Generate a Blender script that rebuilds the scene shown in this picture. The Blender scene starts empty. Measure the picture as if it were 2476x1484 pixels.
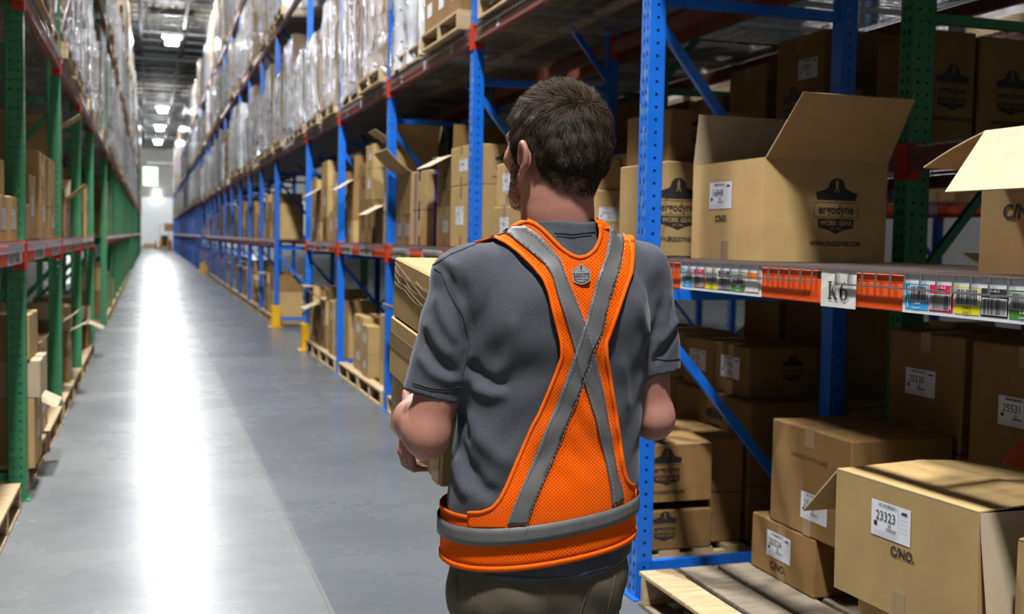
import bpy, math, random, os
import numpy as np
from mathutils import Vector, Matrix
from mathutils.bvhtree import BVHTree
from mathutils.geometry import delaunay_2d_cdt

S = bpy.context.scene
COL = S.collection

# ------------------------------------------------------------------ camera
F_PX, YAW, PITCH, ROLL, EYE = 2678.56, 0.3165, 0.0606, 0.0192, 1.4456
_eX = Vector((math.cos(YAW), -math.sin(YAW), 0))
_F0 = Vector((math.sin(YAW), math.cos(YAW), 0))
_Z = Vector((0, 0, 1))
CF = _F0 * math.cos(PITCH) - _Z * math.sin(PITCH)
_U0 = _Z * math.cos(PITCH) + _F0 * math.sin(PITCH)
CR = _eX * math.cos(ROLL) + _U0 * math.sin(ROLL)
CU = _U0 * math.cos(ROLL) - _eX * math.sin(ROLL)
CP = Vector((0, 0, EYE))
cam_d = bpy.data.cameras.new('camera')
cam_d.sensor_width = 36.0
cam_d.lens = F_PX / 2476 * 36.0
cam_d.clip_start = 0.05
cam_d.clip_end = 400
cam_d.dof.use_dof = True
cam_d.dof.focus_distance = 2.4
cam_d.dof.aperture_fstop = 4.5
cam = bpy.data.objects.new('camera', cam_d)
COL.objects.link(cam)
cam.matrix_world = Matrix(((CR.x, CU.x, -CF.x, CP.x), (CR.y, CU.y, -CF.y, CP.y), (CR.z, CU.z, -CF.z, CP.z), (0, 0, 0, 1)))
S.camera = cam

# ------------------------------------------------------------------ world, exposure
w = bpy.data.worlds.new('world'); S.world = w; w.use_nodes = True
w.node_tree.nodes['Background'].inputs[0].default_value = (0.75, 0.85, 1.0, 1)
w.node_tree.nodes['Background'].inputs[1].default_value = 1.0
S.view_settings.view_transform = 'Standard'
S.view_settings.look = 'None'
S.view_settings.gamma = 1.0
S.view_settings.exposure = 0.12
S.cycles.sample_clamp_indirect = 6.0
S.cycles.caustics_reflective = False
S.cycles.caustics_refractive = False
S.cycles.transparent_max_bounces = 12
S.cycles.max_bounces = 7
S.cycles.diffuse_bounces = 1
LAMP_E = 560.0          # emission strength of the high-bay diffusers

# ------------------------------------------------------------------ material helpers
def new_mat(name, color=(0.5, 0.5, 0.5), rough=0.6, metal=0.0, spec=0.5, emit=None):
    m = bpy.data.materials.new(name); m.use_nodes = True
    b = m.node_tree.nodes['Principled BSDF']
    b.inputs['Base Color'].default_value = (*color, 1)
    b.inputs['Roughness'].default_value = rough
    b.inputs['Metallic'].default_value = metal
    b.inputs['Specular IOR Level'].default_value = spec
    if emit:
        b.inputs['Emission Color'].default_value = (*emit[0], 1)
        b.inputs['Emission Strength'].default_value = emit[1]
    return m
def N(m, t, **kw):
    n = m.node_tree.nodes.new(t)
    for k, v in kw.items(): setattr(n, k, v)
    return n
def L(m, a, b): m.node_tree.links.new(a, b)
def BS(m): return m.node_tree.nodes['Principled BSDF']
def tc(m, kind='Object', scale=(1, 1, 1)):
    t = N(m, 'ShaderNodeTexCoord'); mp = N(m, 'ShaderNodeMapping')
    mp.inputs['Scale'].default_value = scale
    L(m, t.outputs[kind], mp.inputs['Vector']); return mp.outputs['Vector']
def noise(m, vec, scale, detail=3, rough=0.5):
    n = N(m, 'ShaderNodeTexNoise'); n.inputs['Scale'].default_value = scale
    n.inputs['Detail'].default_value = detail; n.inputs['Roughness'].default_value = rough
    L(m, vec, n.inputs['Vector']); return n.outputs['Fac']
def ramp(m, fac, stops):
    r = N(m, 'ShaderNodeValToRGB'); e = r.color_ramp.elements
    while len(e) < len(stops): e.new(0.5)
    for i, (p, c) in enumerate(stops):
        e[i].position = p; e[i].color = (*c, 1) if len(c) == 3 else c
    L(m, fac, r.inputs['Fac']); return r.outputs['Color']
def bump(m, h, strength=0.3, dist=0.01):
    b = N(m, 'ShaderNodeBump'); b.inputs['Strength'].default_value = strength
    b.inputs['Distance'].default_value = dist
    L(m, h, b.inputs['Height']); L(m, b.outputs['Normal'], BS(m).inputs['Normal']); return b
def mixc(m, fac, a, b, mode='MIX'):
    x = N(m, 'ShaderNodeMix', data_type='RGBA', blend_type=mode)
    for s, v in ((0, fac), (6, a), (7, b)):
        if isinstance(v, (int, float)): x.inputs[s].default_value = v
        elif isinstance(v, tuple): x.inputs[s].default_value = (*v, 1)
        else: L(m, v, x.inputs[s])
    return x.outputs[2]
def varied(name, c1, c2, scale=4, rough=0.6, detail=4, vec_scale=(1, 1, 1), bmp=0, metal=0, spec=0.5, rnd=0.0):
    m = new_mat(name, c1, rough, metal, spec); v = tc(m, 'Object', vec_scale)
    n = noise(m, v, scale, detail)
    c = ramp(m, n, [(0.3, c1), (0.7, c2)])
    if rnd:
        oi = N(m, 'ShaderNodeObjectInfo'); hs = N(m, 'ShaderNodeHueSaturation')
        mr = N(m, 'ShaderNodeMapRange'); mr.inputs['To Min'].default_value = 1 - rnd; mr.inputs['To Max'].default_value = 1 + rnd
        L(m, oi.outputs['Random'], mr.inputs['Value']); L(m, mr.outputs['Result'], hs.inputs['Value'])
        L(m, c, hs.inputs['Color']); c = hs.outputs['Color']
    L(m, c, BS(m).inputs['Base Color'])
    if bmp: bump(m, n, bmp, 0.01)
    return m

M = {}
def cardboard(name, base, rnd=0.16):
    m = new_mat(name, base, 0.75, 0, 0.25)
    v = tc(m); n = noise(m, v, 5, 5, 0.6)
    d = tuple(x * 0.82 for x in base)
    c = ramp(m, n, [(0.3, d), (0.65, base)])
    oi = N(m, 'ShaderNodeObjectInfo'); hs = N(m, 'ShaderNodeHueSaturation')
    mr = N(m, 'ShaderNodeMapRange'); mr.inputs['To Min'].default_value = 1 - rnd; mr.inputs['To Max'].default_value = 1 + rnd
    L(m, oi.outputs['Random'], mr.inputs['Value']); L(m, mr.outputs['Result'], hs.inputs['Value'])
    L(m, c, hs.inputs['Color']); L(m, hs.outputs['Color'], BS(m).inputs['Base Color'])
    wv = N(m, 'ShaderNodeTexWave'); wv.inputs['Scale'].default_value = 60; wv.bands_direction = 'DIAGONAL'
    L(m, v, wv.inputs['Vector'])
    bump(m, n, 0.25, 0.01)
    return m
M['card'] = cardboard('cardboard', (0.47, 0.31, 0.125))
M['card_dark'] = cardboard('cardboard_brown_and_shaded', (0.27, 0.15, 0.052))  # brown kraft, deepened to carry the shade of cartons low in the racks
M['card_in'] = cardboard('cardboard_inside', (0.53, 0.42, 0.27), 0.05)
M['tape'] = new_mat('packing_tape', (0.33, 0.22, 0.11), 0.22)
M['tape_clear'] = new_mat('clear_tape', (0.46, 0.34, 0.20), 0.15)
M['label'] = new_mat('paper_label', (0.72, 0.72, 0.74), 0.5)
M['ink'] = new_mat('black_ink', (0.015, 0.014, 0.014), 0.6)
M['ink_grey'] = new_mat('grey_ink', (0.18, 0.18, 0.19), 0.6)
M['paper'] = varied('aged_paper', (0.66, 0.63, 0.57), (0.72, 0.70, 0.65), 9, 0.6)
M['blue'] = varied('blue_enamel', (0.003, 0.115, 0.56), (0.008, 0.16, 0.70), 6, 0.35, bmp=0.05)
m = M['blue_worn'] = new_mat('blue_enamel_scuffed', (0, .13, .6), 0.4)
v = tc(m, 'Object', (1, 1, 0.5)); n = noise(m, v, 42, 5, 0.7)
L(m, ramp(m, n, [(0.50, (0.004, 0.13, 0.62)), (0.56, (0.12, 0.26, 0.46))]), BS(m).inputs['Base Color']); bump(m, n, 0.1)
M['green'] = varied('green_enamel', (0.030, 0.19, 0.078), (0.045, 0.24, 0.10), 7, 0.4, bmp=0.05)
M['orange_beam'] = varied('orange_beam_enamel', (0.80, 0.075, 0.003), (0.92, 0.10, 0.005), 8, 0.5)
M['red_beam'] = varied('red_beam_enamel', (0.26, 0.055, 0.035), (0.20, 0.10, 0.075), 3, 0.42)
M['red_clip'] = new_mat('red_clip_enamel', (0.55, 0.03, 0.008), 0.4)
M['yellow'] = varied('yellow_guard', (0.80, 0.45, 0.005), (0.72, 0.36, 0.005), 8, 0.4)
M['wire'] = new_mat('galvanised_wire', (0.62, 0.63, 0.66), 0.28, 0.9)
m = M['wood'] = new_mat('pallet_wood', (.5, .36, .2), 0.75, 0, .25)
v = tc(m, 'Object', (1, 9, 9)); n = noise(m, v, 4, 6, 0.65)
L(m, ramp(m, n, [(0.25, (0.30, 0.20, 0.105)), (0.55, (0.52, 0.38, 0.21)), (0.8, (0.60, 0.46, 0.28))]), BS(m).inputs['Base Color']); bump(m, n, .3)
M['wood_grey'] = varied('weathered_pallet_wood', (0.16, 0.125, 0.085), (0.28, 0.22, 0.155), 5, .8, vec_scale=(1, 8, 8), bmp=.3)
M['dark'] = new_mat('dark_rubber', (0.02, 0.02, 0.022), .5)
M['white_film'] = varied('white_plastic_sheet', (0.66, 0.67, 0.70), (0.78, 0.78, 0.80), 3, .35, bmp=.5)
M['orange_fabric'] = new_mat('orange_fabric', (0.8, .09, .01), .8)
M['lime_fabric'] = new_mat('lime_fabric', (0.42, .65, .03), .8)
M['steel'] = new_mat('painted_steel_grey', (.12, .12, .125), .6)
M['cyan'] = new_mat('label_cyan', (.02, .38, .75), .4)
M['crimson'] = new_mat('label_red', (.75, .015, .06), .4)
M['lyellow'] = new_mat('label_yellow', (.78, .68, .02), .4)
M['lgreen'] = new_mat('label_green', (.06, .25, .03), .4)
M['lorange'] = new_mat('label_orange', (.85, .22, .03), .4)
M['black_bag'] = new_mat('black_plastic', (.012, .012, .014), .25)

# stretch film: clear, glossy, crumpled, whitish haze where layers build up
m = M['film'] = bpy.data.materials.new('stretch_film'); m.use_nodes = True
nt = m.node_tree; nt.nodes.remove(BS(m)); out = nt.nodes['Material Output']
v = tc(m, 'Object', (1, 1, 0.35)); n1 = noise(m, v, 16, 4, .65)
v2 = tc(m, 'Object', (1, 1, .12)); n2 = noise(m, v2, 60, 2, .5)
ad = N(m, 'ShaderNodeMath', operation='MULTIPLY_ADD'); L(m, n2, ad.inputs[0]); ad.inputs[1].default_value = .35; L(m, n1, ad.inputs[2])
bp = N(m, 'ShaderNodeBump'); bp.inputs['Strength'].default_value = 1; bp.inputs['Distance'].default_value = .35
L(m, ad.outputs[0], bp.inputs['Height'])
gl = N(m, 'ShaderNodeBsdfGlossy'); gl.inputs['Roughness'].default_value = .17; gl.inputs['Color'].default_value = (.9, .93, 1, 1)
L(m, bp.outputs[0], gl.inputs['Normal'])
df = N(m, 'ShaderNodeBsdfDiffuse'); df.inputs['Color'].default_value = (.72, .72, .76, 1); L(m, bp.outputs[0], df.inputs['Normal'])
tr = N(m, 'ShaderNodeBsdfTransparent')
mx1 = N(m, 'ShaderNodeMixShader'); mx2 = N(m, 'ShaderNodeMixShader')
hz = N(m, 'ShaderNodeMapRange'); hz.inputs['From Min'].default_value = .42; hz.inputs['From Max'].default_value = .66
hz.inputs['To Min'].default_value = .02; hz.inputs['To Max'].default_value = .30
L(m, n1, hz.inputs['Value']); L(m, hz.outputs[0], mx1.inputs[0])
L(m, tr.outputs[0], mx1.inputs[1]); L(m, df.outputs[0], mx1.inputs[2])
mx2.inputs[0].default_value = .28
L(m, mx1.outputs[0], mx2.inputs[1]); L(m, gl.outputs[0], mx2.inputs[2]); L(m, mx2.outputs[0], out.inputs['Surface'])

M['film_glint_fold'] = new_mat('bunched_film_glints', (.36, .35, .345), .14, 0, 1.0)  # glossy film for the ropes and beads added as sparkle
BS(M['film_glint_fold']).inputs['Coat Weight'].default_value = .6

# polished concrete
m = M['floor'] = new_mat('polished_concrete', (.3, .3, .3), .2, 0, .10)
geo = N(m, 'ShaderNodeTexCoord'); sp = N(m, 'ShaderNodeSeparateXYZ'); L(m, geo.outputs['Object'], sp.inputs[0])
v = tc(m, 'Object', (1, 1, 1)); na = noise(m, v, .9, 6, .6); nb = noise(m, tc(m, 'Object', (1, 2.2, 1)), 5, 5, .6)
nc = noise(m, v, 60, 3, .6)
ca = ramp(m, na, [(.3, (.145, .148, .150)), (.7, (.215, .217, .213))])
cb = mixc(m, .16, ca, ramp(m, nb, [(.3, (.11, .112, .115)), (.7, (.26, .26, .26))]))
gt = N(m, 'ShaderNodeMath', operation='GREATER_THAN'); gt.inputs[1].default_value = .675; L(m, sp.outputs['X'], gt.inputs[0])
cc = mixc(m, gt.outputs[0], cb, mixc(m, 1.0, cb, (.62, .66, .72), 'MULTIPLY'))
L(m, cc, BS(m).inputs['Base Color'])
rr = N(m, 'ShaderNodeMapRange'); rr.inputs['To Min'].default_value = .20; rr.inputs['To Max'].default_value = .34; L(m, na, rr.inputs['Value'])
L(m, rr.outputs[0], BS(m).inputs['Roughness'])
bump(m, nc, .04, .004)
M['joint'] = new_mat('joint_filler', (.10, .10, .10), .6)
M['ceil'] = varied('metal_deck', (.25, .23, .20), (.29, .265, .235), .6, .85)
M['wall_side'] = new_mat('side_wall_panel', (.11, .105, .1), .8)
M['joist'] = new_mat('joist_primer', (.075, .078, .082), .6)
M['wall_white'] = varied('white_wall_paint', (.90, .91, .90), (.86, .87, .86), 1, .6)
M['wall_beige'] = varied('beige_wall_panel', (.34, .32, .29), (.38, .36, .33), 1, .7)
M['lamp'] = new_mat('lamp_diffuser', (1, 1, 1), .5, emit=((.93, .97, 1.0), LAMP_E))
M['lamp_near'] = new_mat('lamp_diffuser_bright', (1, 1, 1), .5, emit=((.97, .98, 1.0), LAMP_E * 2.4))
M['daylight'] = new_mat('window_daylight', (.6, .8, .6), .5, emit=((.55, 1.0, .62), 2.2))

# ------------------------------------------------------------------ mesh helpers
class MB:
    def __init__(s): s.v = []; s.f = []; s.mi = []
    def add(s, v, f, mi=0):
        o = len(s.v); s.v += [tuple(p) for p in v]; s.f += [tuple(i + o for i in q) for q in f]
        s.mi += [mi] * len(f) if isinstance(mi, int) else list(mi)
    def box(s, x0, x1, y0, y1, z0, z1, mi=0, T=None):
        v = [(x0, y0, z0), (x1, y0, z0), (x1, y1, z0), (x0, y1, z0), (x0, y0, z1), (x1, y0, z1), (x1, y1, z1), (x0, y1, z1)]
        if T: v = [T @ Vector(p) for p in v]
        s.add(v, [(0, 3, 2, 1), (4, 5, 6, 7), (0, 1, 5, 4), (1, 2, 6, 5), (2, 3, 7, 6), (3, 0, 4, 7)], mi)
    def cbox(s, x0, x1, y0, y1, z0, z1, c=.004, mi=0):
        v = []; ids = {}
        X = (x0, x1); Y = (y0, y1); Z = (z0, z1)
        for i in (0, 1):
            for j in (0, 1):
                for k in (0, 1):
                    sx = c if i == 0 else -c; sy = c if j == 0 else -c; sz = c if k == 0 else -c
                    ids[i, j, k] = len(v)
                    v += [(X[i], Y[j] + sy, Z[k] + sz), (X[i] + sx, Y[j], Z[k] + sz), (X[i] + sx, Y[j] + sy, Z[k])]
        f = []
        I = lambda i, j, k, a: ids[i, j, k] + a
        for i in (0, 1):
            q = [I(i, 0, 0, 0), I(i, 1, 0, 0), I(i, 1, 1, 0), I(i, 0, 1, 0)]; f.append(q if i else q[::-1])
            q = [I(0, i, 0, 1), I(1, i, 0, 1), I(1, i, 1, 1), I(0, i, 1, 1)]; f.append(q if not i else q[::-1])
            q = [I(0, 0, i, 2), I(1, 0, i, 2), I(1, 1, i, 2), I(0, 1, i, 2)]; f.append(q if i else q[::-1])
        for a in (0, 1):
            for b in (0, 1):
                f.append([I(a, b, 0, 0), I(a, b, 1, 0), I(a, b, 1, 1), I(a, b, 0, 1)])
                f.append([I(a, 0, b, 0), I(a, 1, b, 0), I(a, 1, b, 2), I(a, 0, b, 2)])
                f.append([I(0, a, b, 1), I(1, a, b, 1), I(1, a, b, 2), I(0, a, b, 2)])
                for k in (0, 1): f.append([I(a, b, k, 0), I(a, b, k, 1), I(a, b, k, 2)])
        s.add(v, f, mi)
    def bar(s, a, b, r, mi=0, n=4, r2=None):
        a = Vector(a); b = Vector(b); d = (b - a).normalized()
        u = d.cross(Vector((0, 0, 1)))
        if u.length < 1e-4: u = Vector((1, 0, 0))
        u.normalize(); w_ = d.cross(u); r2 = r2 or r
        v = []
        for p, q in ((a, r), (b, r2)):
            for i in range(n):
                t = 2 * math.pi * (i + .5) / n; v.append(p + (u * math.cos(t) + w_ * math.sin(t)) * q)
        f = [(i, (i + 1) % n, n + (i + 1) % n, n + i) for i in range(n)] + [tuple(range(n))[::-1], tuple(range(n, 2 * n))]
        s.add(v, f, mi)
    def mesh(s, name, mats, smooth=False):
        me = bpy.data.meshes.new(name); me.from_pydata(s.v, [], s.f)
        for q in mats: me.materials.append(M[q] if isinstance(q, str) else q)
        if len(set(s.mi)) > 1 or (s.mi and s.mi[0]): me.polygons.foreach_set('material_index', s.mi)
        if smooth: me.polygons.foreach_set('use_smooth', [True] * len(s.f))
        me.update(); return me
    def build(s, name, mats, parent=None, smooth=False):
        return obj(name, s.mesh(name, mats, smooth), parent)
def obj(name, me, parent=None):
    o = bpy.data.objects.new(name, me); COL.objects.link(o)
    if parent: o.parent = parent
    return o
def tag(o, label=None, cat=None, group=None, kind=None):
    if label: o['label'] = label
    if cat: o['category'] = cat
    if group: o['group'] = group
    if kind: o['kind'] = kind
    return o
def empty(name, loc=(0, 0, 0), rz=0, **kw):
    o = bpy.data.objects.new(name, None); COL.objects.link(o); o.location = loc; o.rotation_euler = (0, 0, rz)
    o.empty_display_size = .1
    return tag(o, **kw)
def copy_tree(o, parent=None):
    c = o.copy(); COL.objects.link(c)
    if parent: c.parent = parent
    for ch in KIDS.get(o.name, ()): copy_tree(ch, c)
    return c
KIDS = {}
def reg(root):
    for o in [root] + list(root.children): KIDS[o.name] = list(o.children)
    for o in root.children:
        for q in o.children: KIDS[q.name] = []
_tx = {}
def text2d(s, size=1.0, bold=0.0, align='CENTER', sx=1.0):
    k = (s, bold, align)
    if k not in _tx:
        cu = bpy.data.curves.new('t', 'FONT'); cu.body = s; cu.size = 1; cu.align_x = align; cu.align_y = 'CENTER'; cu.offset = bold
        cu.resolution_u = 3
        o = bpy.data.objects.new('t', cu); me = bpy.data.meshes.new_from_object(o)
        _tx[k] = ([tuple(p.co) for p in me.vertices], [tuple(p.vertices) for p in me.polygons])
        bpy.data.objects.remove(o); bpy.data.meshes.remove(me); bpy.data.curves.remove(cu)
    v, f = _tx[k]
    return [(x * size * sx, y * size) for x, y, _ in v], f
class Face2D:
    """draws flat shapes on a plane: origin o, right u, up v, normal n"""
    def __init__(s, mb, o, u, v, lift=.0006):
        s.mb = mb; s.o = Vector(o); s.u = Vector(u); s.v = Vector(v); s.n = s.u.cross(s.v).normalized(); s.lift = lift
    def P(s, x, y, k=1): return s.o + s.u * x + s.v * y + s.n * s.lift * k
    def rect(s, x0, x1, y0, y1, mi, k=1): s.mb.add([s.P(x0, y0, k), s.P(x1, y0, k), s.P(x1, y1, k), s.P(x0, y1, k)], [(0, 1, 2, 3)], mi)
    def poly(s, pts, mi, k=1): s.mb.add([s.P(x, y, k) for x, y in pts], [tuple(range(len(pts)))], mi)
    def text(s, t, x, y, size, mi, k=2, bold=.0, sx=1.0, align='CENTER'):
        v, f = text2d(t, size, bold, align, sx); s.mb.add([s.P(x + a, y + b, k) for a, b in v], f, mi)
def crest(fd, cx, cy, h, ink, bg, url=True):
    """dark crest: domed top over broad shoulders, name band, ribbon below; overall height h"""
    a = h
    top = [(-.40, .16), (-.44, .30), (-.36, .31), (-.22, .36)] + [(.17 * math.cos(t), .40 + .16 * math.sin(t)) for t in [math.pi - i * math.pi / 10 for i in range(11)]] + [(.22, .36), (.36, .31), (.44, .30), (.40, .16)]
    fd.poly([(cx + x * a, cy + y * a) for x, y in top], ink)
    # small striding figure knocked out of the dome
    for p in ([(-.02, .52), (.02, .52), (.025, .49), (-.025, .49)], [(-.03, .48), (.03, .48), (.02, .38), (-.02, .38)], [(-.02, .38), (0, .38), (-.03, .30), (-.05, .30)], [(0, .38), (.02, .38), (.05, .31), (.03, .30)]):
        fd.poly([(cx + x * a, cy + y * a) for x, y in p], bg, 2)
    for x0, x1, y0, y1 in ((-.46, .46, .115, .125), (-.46, .46, -.145, -.135), (-.46, -.45, -.145, .125), (.45, .46, -.145, .125)):
        fd.rect(cx + x0 * a, cx + x1 * a, cy + y0 * a, cy + y1 * a, ink)
    fd.text('ergodyne', cx, cy - .01 * a, .235 * a, ink, 2, .02, .83)
    low = [(-.38, -.17), (.38, -.17), (.36, -.33), (.14, -.38), (0, -.44), (-.14, -.38), (-.36, -.33)]
    fd.poly([(cx + x * a, cy + y * a) for x, y in low][::-1], ink)
    fd.text('WORK GEAR', cx, cy - .25 * a, .125 * a, bg, 3, .02, .9)
    fd.text('EST. 1983', cx, cy - .345 * a, .055 * a, bg, 3)
    if url: fd.text('WWW.ERGODYNE.COM', cx, cy - .62 * a, .125 * a, ink, 2, .03, .75)
def ship_label(fd, x, y, w_, h_, num, ink=1, base=0, small='50'):
    """white carton label w x h centred at x,y with big number"""
    fd.rect(x - w_ / 2, x + w_ / 2, y - h_ / 2, y + h_ / 2, base, 1)
    r = random.Random(num)
    xx = x - w_ * .30
    while xx < x + w_ * .15:
        fd.rect(xx, xx + w_ * .008 * r.choice((1, 2)), y + h_ * .36, y + h_ * .45, ink, 2); xx += w_ * .026
    fd.text(num, x - w_ * .12, y + h_ * .09, h_ * .38, ink, 2, .0, .62 * w_ / (.60 * len(num) * h_ * .38))
    fd.text(small, x - w_ * .02, y - h_ * .13, h_ * .15, ink, 2)
    fd.rect(x - w_ * .42, x - w_ * .34, y - h_ * .20, y - h_ * .08, ink, 2)
    for j in range(5):
        fd.rect(x - w_ * .44, x + w_ * .14, y - h_ * (.325 + .035 * j), y - h_ * (.330 + .035 * j) , 2, 2)
        fd.rect(x + w_ * .22, x + w_ * .44, y + h_ * (.30 - .12 * j), y + h_ * (.293 - .12 * j), 2, 2)
    xx = x - w_ * .10
    while xx < x + w_ * .16:
        fd.rect(xx, xx + w_ * .01, y - h_ * .29, y - h_ * .20, ink, 2); xx += w_ * .022
    fd.rect(x + w_ * .19, x + w_ * .195, y - h_ * .45, y + h_ * .45, 2, 2)
    fd.rect(x + w_ * .28, x + w_ * .42, y + h_ * .32, y + h_ * .38, ink, 2)
def dup(proto, loc, rz=0, label=None, group=None, scale=None):
    c = copy_tree(proto); c.location = loc; c.rotation_euler = (0, 0, rz)
    if label: c['label'] = label
    if group: c['group'] = group
    elif 'group' in c: del c['group']
    if scale: c.scale = scale
    return c
ORD = ['zeroth', 'first', 'second', 'third', 'fourth', 'fifth', 'sixth', 'seventh', 'eighth', 'ninth', 'tenth', 'eleventh', 'twelfth', 'thirteenth', 'fourteenth', 'fifteenth', 'sixteenth', 'seventeenth', 'eighteenth', 'nineteenth', 'twentieth'] + ['%d%s' % (i, {1: 'st', 2: 'nd', 3: 'rd'}.get(i % 10, 'th')) for i in range(21, 60)]
# ------------------------------------------------------------------ building shell
X0, X1, Y0, Y1, ZC = -13.0, 20.0, -22.0, 119.0, 10.6
def slab(name, a, mat, **kw):
    b = MB(); b.box(*a); return tag(b.build(name, [mat]), kind='structure', **kw)
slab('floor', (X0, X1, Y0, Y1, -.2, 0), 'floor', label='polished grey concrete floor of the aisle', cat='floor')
b = MB(); b.box(.658, .668, Y0 + 1, 105, .0, .0012)
tag(b.build('trim_1', ['joint']), 'thin dark control joint running down the aisle floor', 'floor joint', kind='structure')
b = MB()
for i in range(int((X1 - X0) / .3)):
    x = X0 + i * .3; b.add([(x, Y0, ZC), (x + .18, Y0, ZC), (x + .18, Y1, ZC), (x, Y1, ZC), (x + .2, Y0, ZC + .06), (x + .28, Y0, ZC + .06), (x + .28, Y1, ZC + .06), (x + .2, Y1, ZC + .06), (x + .3, Y0, ZC), (x + .3, Y1, ZC)],
        [(0, 3, 2, 1), (1, 2, 7, 4), (4, 7, 6, 5), (5, 6, 9, 8)])
tag(b.build('ceiling', ['ceil']), 'ribbed beige metal roof deck high above the racks', 'ceiling', kind='structure')
b = MB(); b.box(X0, X1, Y1, Y1 + .2, 0, 5.05, 0)
tag(b.build('wall_back', ['wall_white']), 'bright white lower wall at the far end of the aisle', 'wall', kind='structure')
b = MB()
wx0, wx1, wz0, wz1 = -.69, .79, 6.2, 8.15
b.box(X0, wx0, Y1, Y1 + .2, 5.05, ZC); b.box(wx1, X1, Y1, Y1 + .2, 5.05, ZC); b.box(wx0, wx1, Y1, Y1 + .2, 5.05, wz0); b.box(wx0, wx1, Y1, Y1 + .2, wz1, ZC)
tag(b.build('wall_back_upper', ['wall_beige']), 'beige upper part of the far end wall', 'wall', kind='structure')
slab('wall_left', (X0 - .2, X0, Y0, Y1, 0, ZC), 'wall_side', label='side wall beyond the green racks', cat='wall')
slab('wall_right', (X1, X1 + .2, Y0, Y1, 0, ZC), 'wall_side', label='side wall beyond the far right racks', cat='wall')
slab('wall_front', (X0, X1, Y0 - .2, Y0, 0, ZC), 'wall_white', label='end wall behind the photographer', cat='wall')
b = MB(); b.box(wx0, wx1, Y1 + .22, Y1 + .24, wz0, wz1)
wn = tag(b.build('window_1', ['daylight']), 'green-white daylit window high on the far end wall', 'window', kind='structure')
b = MB()
for a in ((wx0, wx1, wz0, wz0 + .06), (wx0, wx1, wz1 - .06, wz1), (wx0, wx0 + .06, wz0, wz1), (wx1 - .06, wx1, wz0, wz1)): b.box(a[0], a[1], Y1 - .03, Y1 + .21, a[2], a[3])
b.build('window_frame', ['wall_white'], wn)
# bar joists and girders
b = MB(); ja, jb = X0, X1; zt, zb = ZC - .02, ZC - .62
b.box(ja, jb, -.05, .05, zt - .05, zt); b.box(ja, jb, -.05, .05, zb, zb + .05)
k = 0; x = ja
while x < jb - .01:
    b.bar((x, 0, zt - .04 if k % 2 else zb + .03), (x + .6, 0, zb + .03 if k % 2 else zt - .04), .011); x += .6; k += 1
jm = b.mesh('ceiling_joist', ['joist']); y = Y0 + 1; k = 0
while y < Y1 - .5:
    o = tag(obj('ceiling_joist', jm), 'dark open-web roof joist spanning the aisle', 'roof joist', 'open-web roof joists under the metal deck', 'structure'); o.location.y = y; y += 2.1
for gx in (-4.2, -.35, 1.35, 5.2):
    b = MB(); b.box(gx - .05, gx + .05, Y0, Y1, zb - .1, zb - .02)
    tag(b.build('ceiling_girder', ['joist']), 'dark line running lengthwise beneath the roof joists', 'roof pipe', 'lengthwise lines below the roof joists', 'structure')
b = MB(); b.bar((X0, 57, 9.85), (X1, 57, 9.85), .09, n=8)
tag(b.build('roof_pipe', ['joist']), 'dark pipe crossing the aisle below the roof', 'pipe', kind='structure')
b = MB(); b.bar((-.3, Y1 - .5, 8.5), (2.4, Y1 - .5, 8.5), .12, n=8, mi=0); b.bar((1.75, Y1 - .5, 8.5), (1.95, Y1 - .5, 8.5), .16, n=8, mi=1)
tag(b.build('wall_pipe', ['wall_white', 'yellow']), 'pale pipe with orange collar above the window on the far wall', 'pipe')

# ------------------------------------------------------------------ high-bay lamps
b = MB(); b.cbox(-.38, .38, -.38, .38, 0, .05, .01); b.box(-.1, .1, -.1, .1, .07, .16); hous = b.mesh('lamp_housing', ['wall_white'])
b = MB(); b.box(-.25, .25, -.25, .25, -.28, -.001); dif = b.mesh('diffuser', ['lamp']); dif2 = b.mesh('diffuser', ['lamp_near'])
b = MB(); b.bar((0, 0, .16), (0, 0, 1.0), .006); rodm = b.mesh('suspension_rod', ['steel'])
def lamp(x, y, z, label, group=None, near=False):
    t = empty('high_bay_light', (x, y, z), label=label, cat='ceiling light', group=group)
    obj('lamp_housing', hous, t); obj('diffuser', dif2 if near else dif, t); obj('suspension_rod', rodm, t)
lx = {3: .88, 5: .79, 6: .74, 7: .69}; nm = {3: 'largest and nearest square ceiling light glowing over the aisle', 5: 'second ceiling light down the aisle', 6: 'third ceiling light down the aisle', 7: 'farthest ceiling light near the end of the roof'}
for k in (-1, 0, 1, 2, 3, 5, 6, 7):
    lamp({-1: -.15, 0: -.1}.get(k, lx.get(k, .9)), -.8 if k == -1 else 49.0 + 13.7 * (k - 3) if k < 5 else (76.4, 89.7, 103.8)[k - 5], 9.6, nm.get(k, 'ceiling light over the near part of the aisle'), None if k in nm else 'ceiling lights above the frame', k in (-1, 0))
for k in (0, 1): lamp(5.35, 14 + 13.7 * k, 9.6, 'ceiling light over the next aisle to the right', 'ceiling lights of the next aisle')
for x in (-7.5, 9.5): lamp(x, 112, 9.6, 'added unseen light off to the side brightening the far end wall', 'added side lights for the far wall')  # lamps hidden behind the racks, added to brighten the end wall
t = empty('wall_light', (.67, Y1 - .35, 5.56), label='bright white light on the far end wall below the window', cat='wall light')
b = MB(); b.cbox(-.3, .3, -.1, .1, -.02, .25, .02); b.bar((0, .1, .1), (0, .36, .1), .03); b.build('lamp_housing', ['wall_white'], t)
b = MB(); b.box(-.28, .28, -.13, -.105, -.02, .22); b.box(-.28, .28, -.09, .3, -.06, -.03); b.build('diffuser', [new_mat('wall_lamp_glow', (1, 1, 1), .5, emit=((.95, .98, 1), 40))], t)

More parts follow.
